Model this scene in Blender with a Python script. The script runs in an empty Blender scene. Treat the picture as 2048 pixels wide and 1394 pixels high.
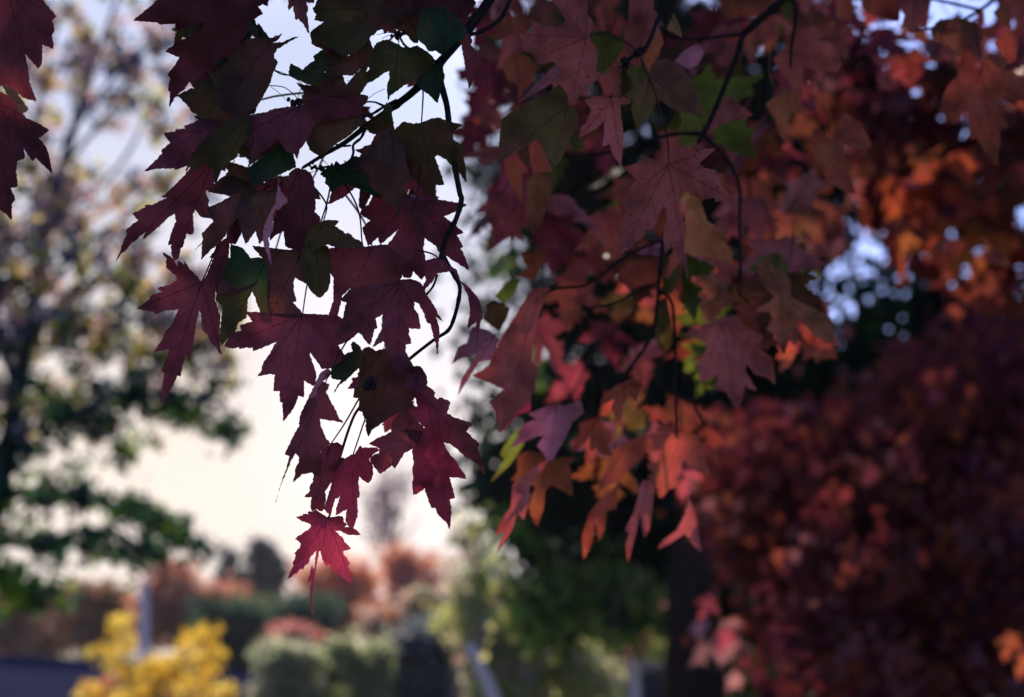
import bpy, math, random
import numpy as np
from mathutils import Vector, Matrix, noise
from mathutils.geometry import delaunay_2d_cdt

S = bpy.context.scene
C = S.collection
R = math.radians
# ------------------------------------------------------------------ camera
PITCH = 12.0
cam_d = bpy.data.cameras.new('camera'); cam = bpy.data.objects.new('camera', cam_d); C.objects.link(cam)
cam.location = (0, 0, 1.6); cam.rotation_euler = (R(90 + PITCH), 0, 0)
cam_d.lens = 50; cam_d.sensor_width = 36; cam_d.clip_start = 0.05; cam_d.clip_end = 3000
cam_d.dof.use_dof = True; cam_d.dof.focus_distance = 1.5; cam_d.dof.aperture_fstop = 3.1
S.camera = cam
CAM = Vector(cam.location)
FWD = Vector((0, math.cos(R(PITCH)), math.sin(R(PITCH)))); UPV = Vector((0, -math.sin(R(PITCH)), math.cos(R(PITCH)))); RT = Vector((1, 0, 0))
F = 2844.4
def P(px, py, d):
    return CAM + (FWD + RT * ((px - 1024) / F) - UPV * ((py - 697) / F)) * d
def G(px, py, Y):
    v = FWD + RT * ((px - 1024) / F) - UPV * ((py - 697) / F)
    return CAM + v * (Y / v.y)
# ------------------------------------------------------------------ sky and sun
SUN_AZ, SUN_EL = -14.0, 33.0
SD = Vector((math.sin(R(SUN_AZ)) * math.cos(R(SUN_EL)), math.cos(R(SUN_AZ)) * math.cos(R(SUN_EL)), math.sin(R(SUN_EL))))
W = bpy.data.worlds.new('World'); S.world = W; W.use_nodes = True
nt = W.node_tree; N = nt.nodes; L = nt.links; N.clear()
wo = N.new('ShaderNodeOutputWorld'); bg = N.new('ShaderNodeBackground'); bg.inputs[1].default_value = 0.15
sky = N.new('ShaderNodeTexSky'); sky.sky_type = 'NISHITA'; sky.sun_disc = False
sky.sun_elevation = R(SUN_EL); sky.sun_rotation = R(SUN_AZ); sky.dust_density = 2.0; sky.air_density = 1.0; sky.ozone_density = 2.0
tc = N.new('ShaderNodeTexCoord')
# thin milky cloud, thickest low in the sky on the sunny side
dot = N.new('ShaderNodeVectorMath'); dot.operation = 'DOT_PRODUCT'
gd = Vector((math.sin(R(-13)) * math.cos(R(13)), math.cos(R(-13)) * math.cos(R(13)), math.sin(R(13))))
L.new(tc.outputs['Generated'], dot.inputs[0]); dot.inputs[1].default_value = gd
mr = N.new('ShaderNodeMapRange'); mr.inputs[1].default_value = 0.905; mr.inputs[2].default_value = 0.985
mr.inputs[3].default_value = 0.03; mr.inputs[4].default_value = 0.98; mr.interpolation_type = 'SMOOTHSTEP'
L.new(dot.outputs['Value'], mr.inputs[0])
nz = N.new('ShaderNodeTexNoise'); nz.inputs['Scale'].default_value = 3.0; nz.inputs['Detail'].default_value = 4; L.new(tc.outputs['Generated'], nz.inputs[0])
nm = N.new('ShaderNodeMapRange'); nm.inputs[1].default_value = 0.3; nm.inputs[2].default_value = 0.7; nm.inputs[3].default_value = 0.9; nm.inputs[4].default_value = 1.1
L.new(nz.outputs[0], nm.inputs[0])
mu = N.new('ShaderNodeMath'); mu.operation = 'MULTIPLY'; mu.use_clamp = True; L.new(mr.outputs[0], mu.inputs[0]); L.new(nm.outputs[0], mu.inputs[1])
sx = N.new('ShaderNodeSeparateXYZ'); L.new(tc.outputs['Generated'], sx.inputs[0])
cr = N.new('ShaderNodeValToRGB'); L.new(sx.outputs[2], cr.inputs[0])
cr.color_ramp.elements[0].position = 0.15; cr.color_ramp.elements[0].color = (1.0, 0.87, 0.765, 1)
cr.color_ramp.elements[1].position = 0.37; cr.color_ramp.elements[1].color = (0.61, 0.67, 0.90, 1)
vs = N.new('ShaderNodeVectorMath'); vs.operation = 'SCALE'; vs.inputs[3].default_value = 5.1; L.new(cr.outputs[0], vs.inputs[0])
skyt = N.new('ShaderNodeVectorMath'); skyt.operation = 'MULTIPLY'; skyt.inputs[1].default_value = (0.52, 0.61, 1.05); L.new(sky.outputs[0], skyt.inputs[0])
mx = N.new('ShaderNodeMix'); mx.data_type = 'RGBA'; L.new(mu.outputs[0], mx.inputs[0]); L.new(skyt.outputs[0], mx.inputs[6]); L.new(vs.outputs[0], mx.inputs[7])
L.new(mx.outputs[2], bg.inputs[0]); L.new(bg.outputs[0], wo.inputs[0])
sl = bpy.data.lights.new('sun', 'SUN'); sl.energy = 5.0; sl.angle = R(0.5); sl.color = (1.0, 0.86, 0.68)
sun = bpy.data.objects.new('sun', sl); C.objects.link(sun); sun.location = (-20, 30, 30)
sun.rotation_euler = (-SD).to_track_quat('-Z', 'Y').to_euler()
S.view_settings.view_transform = 'Standard'; S.view_settings.look = 'None'; S.view_settings.gamma = 1; S.view_settings.exposure = 0.5
S.cycles.use_denoising = True
S.cycles.max_bounces = 6; S.cycles.transmission_bounces = 4; S.cycles.diffuse_bounces = 4; S.cycles.glossy_bounces = 2; S.cycles.volume_bounces = 0
S.cycles.sample_clamp_indirect = 4.0

# ------------------------------------------------------------------ materials
def leaf_mat(name, refl, trans, alt=None, spot=(0.03, 0.012, 0.01), amount=0.55, var=0.62, rough=0.55, scale=30):
    m = bpy.data.materials.new(name); m.use_nodes = True; t = m.node_tree; n = t.nodes; l = t.links; n.clear()
    out = n.new('ShaderNodeOutputMaterial'); tcc = n.new('ShaderNodeTexCoord'); oi = n.new('ShaderNodeObjectInfo')
    n1 = n.new('ShaderNodeTexNoise'); n1.inputs['Scale'].default_value = scale; n1.inputs['Detail'].default_value = 5; l.new(tcc.outputs['Object'], n1.inputs[0])
    r1 = n.new('ShaderNodeMapRange'); r1.inputs[1].default_value = 0.3; r1.inputs[2].default_value = 0.72; r1.inputs[3].default_value = 1 - var; r1.inputs[4].default_value = 1 + var * 0.5; l.new(n1.outputs[0], r1.inputs[0])
    n2 = n.new('ShaderNodeTexNoise'); n2.inputs['Scale'].default_value = 160; n2.inputs['Detail'].default_value = 2; l.new(tcc.outputs['Object'], n2.inputs[0])
    r2 = n.new('ShaderNodeMapRange'); r2.inputs[1].default_value = 0.66; r2.inputs[2].default_value = 0.74; r2.inputs[3].default_value = 0; r2.inputs[4].default_value = 0.6; l.new(n2.outputs[0], r2.inputs[0])
    r3 = n.new('ShaderNodeMapRange'); r3.inputs[3].default_value = 0.75; r3.inputs[4].default_value = 1.2; l.new(oi.outputs['Random'], r3.inputs[0])
    mm = n.new('ShaderNodeMath'); mm.operation = 'MULTIPLY'; l.new(r1.outputs[0], mm.inputs[0]); l.new(r3.outputs[0], mm.inputs[1])
    n4 = n.new('ShaderNodeTexNoise'); n4.noise_dimensions = '4D'; n4.inputs['Scale'].default_value = 14; n4.inputs['Detail'].default_value = 3; l.new(tcc.outputs['Object'], n4.inputs[0])
    mw = n.new('ShaderNodeMath'); mw.operation = 'MULTIPLY'; mw.inputs[1].default_value = 40; l.new(oi.outputs['Random'], mw.inputs[0]); l.new(mw.outputs[0], n4.inputs['W'])
    r4 = n.new('ShaderNodeMapRange'); r4.inputs[1].default_value = 0.42; r4.inputs[2].default_value = 0.68; r4.inputs[3].default_value = 0; r4.inputs[4].default_value = 0.75; l.new(n4.outputs[0], r4.inputs[0])
    def col(c, ac=None):
        v = n.new('ShaderNodeVectorMath'); v.operation = 'SCALE'
        if ac:
            q = n.new('ShaderNodeMix'); q.data_type = 'RGBA'; q.inputs[6].default_value = (*c, 1); q.inputs[7].default_value = (*ac, 1); l.new(r4.outputs[0], q.inputs[0]); l.new(q.outputs[2], v.inputs[0])
        else: v.inputs[0].default_value = c
        l.new(mm.outputs[0], v.inputs[3])
        x = n.new('ShaderNodeMix'); x.data_type = 'RGBA'; l.new(r2.outputs[0], x.inputs[0]); l.new(v.outputs[0], x.inputs[6]); x.inputs[7].default_value = (*spot, 1)
        return x.outputs[2]
    bs = n.new('ShaderNodeBsdfPrincipled'); bs.inputs['Roughness'].default_value = rough; bs.inputs['Specular IOR Level'].default_value = 0.12; l.new(col(refl, alt and alt[0]), bs.inputs['Base Color'])
    tr = n.new('ShaderNodeBsdfTranslucent'); l.new(col(trans, alt and alt[1]), tr.inputs[0])
    bp = n.new('ShaderNodeBump'); bp.inputs['Strength'].default_value = 0.25; bp.inputs['Distance'].default_value = 0.002; l.new(n1.outputs[0], bp.inputs['Height']); l.new(bp.outputs[0], bs.inputs['Normal'])
    ms = n.new('ShaderNodeMixShader'); ms.inputs[0].default_value = amount; l.new(bs.outputs[0], ms.inputs[1]); l.new(tr.outputs[0], ms.inputs[2]); l.new(ms.outputs[0], out.inputs[0])
    return m
def crown_mat(name, amount=0.4):
    m = bpy.data.materials.new(name); m.use_nodes = True; t = m.node_tree; n = t.nodes; l = t.links; n.clear()
    out = n.new('ShaderNodeOutputMaterial'); a = n.new('ShaderNodeAttribute'); a.attribute_name = 'tint'
    df = n.new('ShaderNodeBsdfPrincipled'); df.inputs['Roughness'].default_value = 0.8; df.inputs['Specular IOR Level'].default_value = 0.0; l.new(a.outputs['Color'], df.inputs['Base Color'])
    tr = n.new('ShaderNodeBsdfTranslucent'); l.new(a.outputs['Color'], tr.inputs[0])
    ms = n.new('ShaderNodeMixShader'); ms.inputs[0].default_value = amount; l.new(df.outputs[0], ms.inputs[1]); l.new(tr.outputs[0], ms.inputs[2]); l.new(ms.outputs[0], out.inputs[0])
    return m
def plain_mat(name, c1, c2, scale=20, rough=0.85, bump=0.4, stretch=None):
    m = bpy.data.materials.new(name); m.use_nodes = True; t = m.node_tree; n = t.nodes; l = t.links
    bs = n['Principled BSDF']; bs.inputs['Roughness'].default_value = rough; bs.inputs['Specular IOR Level'].default_value = 0.05
    tcc = n.new('ShaderNodeTexCoord'); n1 = n.new('ShaderNodeTexNoise'); n1.inputs['Scale'].default_value = scale; n1.inputs['Detail'].default_value = 6
    if stretch:
        mp = n.new('ShaderNodeMapping'); mp.inputs['Scale'].default_value = stretch; l.new(tcc.outputs['Object'], mp.inputs[0]); l.new(mp.outputs[0], n1.inputs[0])
    else: l.new(tcc.outputs['Object'], n1.inputs[0])
    x = n.new('ShaderNodeMix'); x.data_type = 'RGBA'; x.inputs[6].default_value = (*c1, 1); x.inputs[7].default_value = (*c2, 1)
    r = n.new('ShaderNodeMapRange'); r.inputs[1].default_value = 0.35; r.inputs[2].default_value = 0.65; l.new(n1.outputs[0], r.inputs[0]); l.new(r.outputs[0], x.inputs[0])
    l.new(x.outputs[2], bs.inputs['Base Color'])
    bp = n.new('ShaderNodeBump'); bp.inputs['Strength'].default_value = bump; bp.inputs['Distance'].default_value = 0.01; l.new(n1.outputs[0], bp.inputs['Height']); l.new(bp.outputs[0], bs.inputs['Normal'])
    return m
SPEC = {  # reflected colour, transmitted colour, translucent share
 'purple':  ((0.10, 0.034, 0.042), (0.18, 0.024, 0.036), 0.5),
 'wine':    ((0.085, 0.025, 0.035), (0.17, 0.022, 0.034), 0.55),
 'crimson': ((0.13, 0.025, 0.035), (0.36, 0.026, 0.055), 0.62),
 'brown':   ((0.065, 0.030, 0.030), (0.12, 0.026, 0.020), 0.5),
 'darkred': ((0.045, 0.018, 0.026), (0.075, 0.013, 0.018), 0.5),
 'rose':    ((0.62, 0.18, 0.17), (0.42, 0.06, 0.05), 0.33),
 'coral':   ((0.64, 0.15, 0.10), (0.44, 0.055, 0.035), 0.4),
 'orange':  ((0.42, 0.16, 0.08), (0.30, 0.085, 0.025), 0.4),
 'gold':    ((0.75, 0.32, 0.13), (0.70, 0.22, 0.06), 0.4),
 'olive':   ((0.070, 0.055, 0.022), (0.075, 0.042, 0.010), 0.5),
 'green':   ((0.018, 0.040, 0.024), (0.014, 0.042, 0.016), 0.5),
 'lime':    ((0.13, 0.17, 0.035), (0.17, 0.20, 0.025), 0.45),
 'mauve':   ((0.32, 0.12, 0.15), (0.16, 0.03, 0.06), 0.3),
 'tan':     ((0.40, 0.22, 0.12), (0.3, 0.12, 0.05), 0.3),
}
ALT = dict(purple='wine', wine='brown', crimson='wine', brown='olive', darkred='purple', rose='coral', coral='orange', orange='coral', gold='coral', olive='brown', green='olive', lime='olive', mauve='rose', tan='brown')
for k in ('purple', 'wine', 'crimson', 'brown', 'darkred', 'olive', 'green', 'mauve'):
    a, b, c = SPEC[k]; w = 1.0 if k in ('olive', 'green') else 1.3; SPEC[k] = (tuple(x * 1.7 * w for x in a), tuple(x * 1.45 * w for x in b), c)
LM = {k: leaf_mat(k + ' leaf', a, b, SPEC[ALT[k]][:2], amount=c) for k, (a, b, c) in SPEC.items()}
VM = {k: leaf_mat(k + ' leaf vein', tuple(x * .6 for x in a), (.9, .62, .62), amount=.55, var=.1) for k, (a, b, c) in SPEC.items()}
for k in ('olive', 'green', 'lime'): VM[k] = leaf_mat(k + ' leaf vein', tuple(x * .9 for x in SPEC[k][0]), (.45, .5, .35), amount=.5, var=.1)
PET = plain_mat('petiole', (0.05, 0.012, 0.018), (0.09, 0.025, 0.03), 60, 0.6)
PETL = plain_mat('pale petiole', (0.20, 0.10, 0.06), (0.28, 0.13, 0.08), 60, 0.6)
BARK = plain_mat('twig bark', (0.018, 0.014, 0.016), (0.035, 0.025, 0.026), 90, 0.8)
TRUNK = plain_mat('dark trunk bark', (0.020, 0.012, 0.008), (0.045, 0.026, 0.017), 5, 0.9, 0.8, (3, 3, .6))
GREYBARK = plain_mat('grey bark', (0.025, 0.028, 0.045), (0.06, 0.06, 0.08), 5, 0.9, 0.8, (3, 3, .6))
CROWN = crown_mat('foliage')

# ------------------------------------------------------------------ object helpers
def tag(o, label=None, cat=None, group=None, kind=None):
    if label: o['label'] = label
    if cat: o['category'] = cat
    if group: o['group'] = group
    if kind: o['kind'] = kind
    return o
def empty(name, loc, label=None, cat=None, group=None):
    o = bpy.data.objects.new(name, None); C.objects.link(o); o.location = loc; o.empty_display_size = 0.1
    return tag(o, label, cat, group)
def link(name, me, parent=None, loc=(0, 0, 0)):
    o = bpy.data.objects.new(name, me); C.objects.link(o); o.location = loc
    if parent is not None: o.parent = parent
    return o
def wloc(o):
    v = Vector(o.location)
    while o.parent is not None:
        o = o.parent; v += Vector(o.location)
    return v
def mesh(name, verts, faces, mats, mi=None, smooth=True):
    me = bpy.data.meshes.new(name); me.from_pydata([tuple(v) for v in verts], [], faces)
    for m in mats: me.materials.append(m)
    if mi is not None: me.polygons.foreach_set('material_index', mi)
    if smooth: me.polygons.foreach_set('use_smooth', [True] * len(me.polygons))
    me.update(); return me
def catmull(pts, sub=6):
    out = []; n = len(pts)
    for i in range(n - 1):
        p0 = pts[max(i - 1, 0)]; p1 = pts[i]; p2 = pts[i + 1]; p3 = pts[min(i + 2, n - 1)]
        for k in range(sub):
            t = k / sub
            out.append(0.5 * ((2 * p1) + (p2 - p0) * t + (2 * p0 - 5 * p1 + 4 * p2 - p3) * t * t + (3 * p1 - p0 - 3 * p2 + p3) * t ** 3))
    out.append(pts[-1].copy()); return out
class MB:
    def __init__(s): s.v = []; s.f = []
    def tube(s, pts, r0, r1=None, sides=8, sub=5, knobs=0.0, seed=0):
        r1 = r0 if r1 is None else r1
        rn = random.Random(seed); pp = catmull([Vector(p) for p in pts], sub) if len(pts) > 2 else [Vector(p) for p in pts]
        n = len(pp); base = len(s.v); pu = Vector((0.13, 0.31, 0.94))
        for i, p in enumerate(pp):
            d = (pp[min(i + 1, n - 1)] - pp[max(i - 1, 0)]).normalized()
            a = d.cross(pu)
            if a.length < 1e-4: a = d.cross(Vector((1, 0, 0)))
            a.normalize(); b = d.cross(a); r = r0 + (r1 - r0) * i / (n - 1)
            if knobs and rn.random() < 0.3: r *= 1 + knobs * rn.random()
            if i == n - 1: r *= 0.55
            for k in range(sides):
                t = 2 * math.pi * k / sides; s.v.append(p + (a * math.cos(t) + b * math.sin(t)) * r)
        for i in range(n - 1):
            for k in range(sides):
                k2 = (k + 1) % sides; s.f.append((base + i * sides + k, base + i * sides + k2, base + (i + 1) * sides + k2, base + (i + 1) * sides + k))
        s.f.append(tuple(base + k for k in range(sides))[::-1]); s.f.append(tuple(base + (n - 1) * sides + k for k in range(sides)))
        return pp
    def blob(s, c, r, seg=6, st=(1, 1, 1)):
        b = len(s.v); c = Vector(c)
        for i in range(1, seg):
            th = math.pi * i / seg
            for k in range(seg):
                ph = 2 * math.pi * k / seg
                s.v.append(c + Vector((math.sin(th) * math.cos(ph) * st[0], math.sin(th) * math.sin(ph) * st[1], math.cos(th) * st[2])) * r)
        for i in range(seg - 2):
            for k in range(seg):
                k2 = (k + 1) % seg; s.f.append((b + i * seg + k, b + (i + 1) * seg + k, b + (i + 1) * seg + k2, b + i * seg + k2))
        s.f.append(tuple(b + k for k in range(seg))); s.f.append(tuple(b + (seg - 2) * seg + k for k in range(seg))[::-1])
    def box(s, a, b_):
        b = len(s.v); (x0, y0, z0), (x1, y1, z1) = a, b_
        s.v += [Vector(p) for p in ((x0, y0, z0), (x1, y0, z0), (x1, y1, z0), (x0, y1, z0), (x0, y0, z1), (x1, y0, z1), (x1, y1, z1), (x0, y1, z1))]
        s.f += [tuple(b + i for i in q) for q in ((0, 3, 2, 1), (4, 5, 6, 7), (0, 1, 5, 4), (1, 2, 6, 5), (2, 3, 7, 6), (3, 0, 4, 7))]
    def build(s, name, mat, parent=None, loc=None):
        o0 = wloc(parent) if parent is not None else (Vector(loc) if loc is not None else Vector((0, 0, 0)))
        me = mesh(name, [v - o0 for v in s.v], s.f, [mat])
        return link(name, me, parent, (0, 0, 0) if parent is not None else o0)

# ------------------------------------------------------------------ near leaves
TILE = {'A': (200, 380, 2.788), 'B': (600, 380, 2.788), 'C': (0, 0, 2.788), 'D': (1450, 0, 3.097), 'E': (950, 0, 3.098), 'F': (950, 400, 3.098),
        'G': (1300, 400, 3.098), 'H': (880, 750, 3.098), '1': (220, 0, 4.6467), '2': (470, 0, 4.6467), '3': (720, 0, 4.6467), '4': (220, 250, 4.6467),
        '5': (470, 250, 4.6467), '6': (720, 250, 4.6467), '7': (420, 480, 4.6467), '8': (680, 480, 4.6467), '9': (540, 730, 4.6467),
        'X': (720, 760, 4.6467), 'Y': (540, 980, 5.3615), 'P': (0, 0, 1)}
def trace(s):
    out = []; t = TILE['P']
    for w in s.split():
        if ':' in w: t = TILE[w[0]]; w = w[2:]
        x, y = w.split(','); out.append((t[0] + float(x) / t[2], t[1] + float(y) / t[2]))
    return out
def inside(p, poly):
    x, y = p; c = False; j = len(poly) - 1
    for i in range(len(poly)):
        xi, yi = poly[i]; xj, yj = poly[j]
        if (yi > y) != (yj > y) and x < (xj - xi) * (y - yi) / (yj - yi) + xi: c = not c
        j = i
    return c
def serrate(poly, big, amp, rn):
    out = []; n = len(poly)
    area = sum(poly[i][0] * poly[(i + 1) % n][1] - poly[(i + 1) % n][0] * poly[i][1] for i in range(n)); sg = 1 if area > 0 else -1
    for i in range(n):
        a = poly[i]; b = poly[(i + 1) % n]; out.append(a)
        dx, dy = b[0] - a[0], b[1] - a[1]; l = math.hypot(dx, dy)
        if l > big:
            k = max(1, int(l / big)); nx, ny = dy / l * sg, -dx / l * sg
            for q in range(k):
                t = (q + 0.35 + 0.3 * rn.random()) / k; h = amp * (0.4 + 0.9 * rn.random())
                out.append((a[0] + dx * t + nx * h, a[1] + dy * t + ny * h))
                t2 = t + 0.10 / k
                out.append((a[0] + dx * t2 - nx * h * 0.1, a[1] + dy * t2 - ny * h * 0.1))
    return out
def tips_of(poly, base):
    n = len(poly); d = [math.hypot(p[0] - base[0], p[1] - base[1]) for p in poly]; mxd = max(d); c = []
    for i in range(n):
        if d[i] >= max(d[(i + k) % n] for k in (-2, -1, 1, 2)) and d[i] > 0.42 * mxd: c.append((d[i], i))
    c.sort(reverse=True); out = []
    for dd, i in c:
        a = math.atan2(poly[i][1] - base[1], poly[i][0] - base[0])
        if all(abs((a - b + math.pi) % (2 * math.pi) - math.pi) > 0.38 for b, _ in out): out.append((a, i))
        if len(out) == 5: break
    return [poly[i] for _, i in out]
def build_leaf(poly, base, warp, mat, step, parent, vein=None, veins=2, off=Vector((0, 0, 0)), vw=0.0009, scale=1.0, org=None, name='leaf'):
    """poly/base in flat coordinates; warp(x,y)->world point; scale = metres per flat unit"""
    xs = [p[0] for p in poly]; ys = [p[1] for p in poly]; rn = random.Random(len(poly) * 7 + int(abs(xs[0]) * 10))
    pts = [Vector(p) for p in poly]; n0 = len(pts)
    y = min(ys) + step / 2
    while y < max(ys):
        x = min(xs) + step / 2
        while x < max(xs):
            q = (x + rn.uniform(-.2, .2) * step, y + rn.uniform(-.2, .2) * step)
            if inside(q, poly): pts.append(Vector(q))
            x += step
        y += step
    r = delaunay_2d_cdt(pts, [(i, (i + 1) % n0) for i in range(n0)], [], 1, 1e-5)
    o = org if org is not None else warp(*base)
    V = [warp(v.x, v.y) - o for v in r[0]]; Fc = [tuple(f) for f in r[2]]; mi = [0] * len(Fc)
    def ribbon(a, b, w0, w1, k=6, bend=0.0):
        dx, dy = b[0] - a[0], b[1] - a[1]; l = math.hypot(dx, dy)
        if l < 1e-6: return
        nx, ny = -dy / l, dx / l; s = len(V); ok = []
        for i in range(k + 1):
            t = i / k; w = (w0 + (w1 - w0) * t) / scale; bx = bend * l * t * (1 - t)
            cx, cy = a[0] + dx * t + nx * bx, a[1] + dy * t + ny * bx
            for sg in (-1, 1): V.append(warp(cx + nx * w * sg, cy + ny * w * sg) - o + off)
            ok.append(inside((cx, cy), poly) or i == 0)
        for i in range(k):
            if not (ok[i] and ok[i + 1]): break
            Fc.append((s + 2 * i, s + 2 * i + 1, s + 2 * i + 3, s + 2 * i + 2)); mi.append(1)
    if veins:
        for tp in tips_of(poly, base):
            ribbon(base, tp, vw, vw * 0.3, 10)
            if veins > 1:
                dx, dy = tp[0] - base[0], tp[1] - base[1]; l = math.hypot(dx, dy)
                for q in range(5):
                    t = 0.22 + 0.14 * q; c = (base[0] + dx * t, base[1] + dy * t)
                    for sg in (-1, 1):
                        a = math.atan2(dy, dx) + sg * R(42); m = l * 0.02
                        while m < l * 0.30 and inside((c[0] + math.cos(a) * (m + l * .03), c[1] + math.sin(a) * (m + l * .03)), poly): m += l * 0.02
                        if m > l * 0.05: ribbon(c, (c[0] + math.cos(a) * m, c[1] + math.sin(a) * m), vw * 0.45, vw * 0.15, 4, -0.12 * sg)
    me = mesh(name, V, Fc, [mat, vein], mi)
    return link(name, me, parent, o - wloc(parent))
def near_leaf(parent, kind, d, base, outline, seed=0, tilt=(0, 0), fold=0.0, pet=None, veins=2, vein=None, petmat=None, petr=0.0009):
    """a leaf outline at its own distance d, on a tilted, folded and curled surface"""
    rn = random.Random(seed * 31 + 5); b = trace(base)[0]; raw = trace(outline); raw = serrate(raw, 10, 1.3, rn)
    ox = rn.uniform(-9, 9); mpp = d / F; size = max(math.hypot(p[0] - b[0], p[1] - b[1]) for p in raw)
    tx = tilt[0] + rn.uniform(-.25, .25); ty = tilt[1] + rn.uniform(-.2, .2); curl = rn.uniform(-.25, .25); fo = fold + rn.uniform(0.04, .16)
    cx = sum(p[0] for p in raw) / len(raw) - b[0]; cy = sum(p[1] for p in raw) / len(raw) - b[1]; cl = math.hypot(cx, cy) or 1; cx /= cl; cy /= cl
    def warp(px, py):
        x, y = px - b[0], py - b[1]; u = x * cx + y * cy; v = -x * cy + y * cx
        z = (tx * x + ty * y) * mpp + fo * abs(v) * mpp + curl * (u * u / size) * mpp
        z += 0.055 * size * mpp * noise.noise(Vector((x / size * 3.2, y / size * 3.2, ox)))
        z += 0.018 * size * mpp * noise.noise(Vector((x / size * 11, y / size * 11, ox)))
        return P(px, py, d + z)
    lf = build_leaf(raw, b, warp, LM[kind], max(4.0, size / 16), parent, vein or VM[kind], veins, -FWD * 0.0006, 0.00065, mpp)
    if pet:
        pp = trace(pet); k = len(pp) + 1
        pts = [warp(*b)] + [P(x, y, d + 0.012 * (i + 1)) for i, (x, y) in enumerate(pp)]
        mb = MB(); mb.tube(pts, petr * 0.8, petr * 1.25, 5, 5); mb.build('petiole', petmat or PET, lf)
    return lf
HALF = [(0.10, -0.05), (0.22, -0.03), (0.36, -0.06), (0.30, 0.03), (0.33, 0.09), (0.24, 0.13), (0.36, 0.17), (0.38, 0.23), (0.50, 0.26), (0.50, 0.32), (0.67, 0.46), (0.53, 0.46), (0.50, 0.52),
        (0.38, 0.48), (0.30, 0.46), (0.17, 0.39), (0.16, 0.50), (0.20, 0.58), (0.31, 0.64), (0.20, 0.70), (0.18, 0.76), (0.23, 0.82), (0.13, 0.85), (0.09, 0.92)]
def wild_leaf(parent, kind, pos, size, ang, pitch, roll, seed, pet=True, veins=1):
    """a maple leaf placed in the world: hangs along ang (screen angle, 0 = down), pitched and rolled"""
    rn = random.Random(seed); sc = [rn.uniform(0.85, 1.15) for _ in range(3)]
    h = [(x * sc[0] * (1 + rn.uniform(-.06, .06)), y * sc[1] * (1 + rn.uniform(-.04, .04))) for x, y in HALF]
    h2 = [(-x * sc[2] * (1 + rn.uniform(-.06, .06)), y * sc[1] * (1 + rn.uniform(-.04, .04))) for x, y in HALF]
    poly = [(0, 0)] + h + [(0, 1.07 * sc[1])] + h2[::-1]; poly = serrate(poly, 0.09, 0.018, rn)
    fold = rn.uniform(.05, .45); curl = rn.uniform(-.5, .6); ox = rn.uniform(-9, 9)
    side = rn.uniform(0.1, 0.6)
    M = Matrix.Rotation(ang, 3, 'Y') @ Matrix.Rotation(pitch, 3, 'X') @ Matrix.Rotation(roll, 3, 'Z')
    def warp(x, y):
        z = fold * abs(x) - curl * y * y * 0.5 - side * x * x + 0.05 * noise.noise(Vector((x * 3, y * 3, ox))) + .015 * noise.noise(Vector((x * 11, y * 11, ox)))
        return pos + M @ Vector((x, z, -y)) * size
    lf = build_leaf(poly, (0, 0), warp, LM[kind], 0.11, parent, VM[kind], veins, -FWD * 0.0006, 0.0008, size)
    if pet:
        a = pos; b = pos + Vector((rn.uniform(-.02, .02), rn.uniform(0, .03), rn.uniform(.03, .08))) - (M @ Vector((0, 0, -1))) * 0.02
        mb = MB(); mb.tube([a, (a + b) / 2 + Vector((rn.uniform(-.006, .006), 0, 0)), b], 0.0008, 0.0012, 4, 3); mb.build('petiole', PET, lf)
    return lf
def twig(parent, s, d, w0, w1, seed=1, name='twig', knobs=0.25, mat=None):
    d0, d1 = d if isinstance(d, tuple) else (d, d)
    pp = trace(s); n = len(pp); mb = MB()
    mb.tube([P(x, y, d0 + (d1 - d0) * i / (n - 1)) for i, (x, y) in enumerate(pp)], w0 / 2 * d0 / F, w1 / 2 * d1 / F, 8, 6, knobs, seed)
    return mb.build(name, mat or BARK, parent)
def buds(parent, s, d, r, k=9, seed=2):
    x, y = trace(s)[0]; rn = random.Random(seed); mb = MB()
    for i in range(k):
        mb.blob(P(x + rn.gauss(0, r), y + rn.gauss(0, r * .7), d + rn.uniform(-.004, .004)), r * rn.uniform(.5, .95) * d / F, 6, (1, 1, 1.3))
    return mb.build('bud_cluster', BARK, parent)
# ================================================================== BOUGH A: the dark in-focus bough
A = empty('maple_branch', P(960, 30, 1.62), 'dark maple branch in sharp focus with wine red leaves against bright sky', 'branch', 'maple branches hanging from above')
twig(A, 'P:1010,-60 P:985,-10 P:935,60 P:880,125 P:830,180 P:775,222 P:735,250 P:690,285 P:650,308 P:603,337', (1.60, 1.54), 22, 6, 1)
twig(A, 'P:1040,-40 P:1018,5 P:1000,38 P:965,62 P:935,72 P:900,95 P:884,132 P:886,150', (1.60, 1.57), 9, 6, 2)
twig(A, '3:705,575 3:560,530 3:450,450 3:400,400 3:365,330', (1.555, 1.53), 6, 4, 3)
twig(A, '3:720,560 3:760,800 3:810,1000 3:840,1300 6:870,330 6:925,620 6:942,700 6:890,880 6:800,1050 6:757,1220 8:965,160 8:1005,230 8:1060,330 8:1112,430 8:1100,570 8:1055,740 8:1000,845 8:870,930 8:665,1090 8:610,1150', (1.56, 1.52), 13, 6, 4)
twig(A, '8:905,320 8:865,430 8:800,510 8:760,560', 1.53, 5, 4, 5)
twig(A, '2:1500,930 2:1394,985 2:1250,1070 2:1100,1090 2:900,1085 2:720,1058', (1.55, 1.5), 6, 4.5, 6)
twig(A, '2:1394,990 2:1340,965 2:1290,948 2:1175,945', 1.53, 5, 3, 7)
twig(A, '5:1210,40 5:1170,120 5:1100,185 5:1100,260 5:1060,340 5:970,380 5:840,390 5:770,410', 1.53, 6, 4, 8)
twig(A, '5:940,185 5:1010,195 5:1080,190', 1.53, 5, 4, 9)
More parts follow.
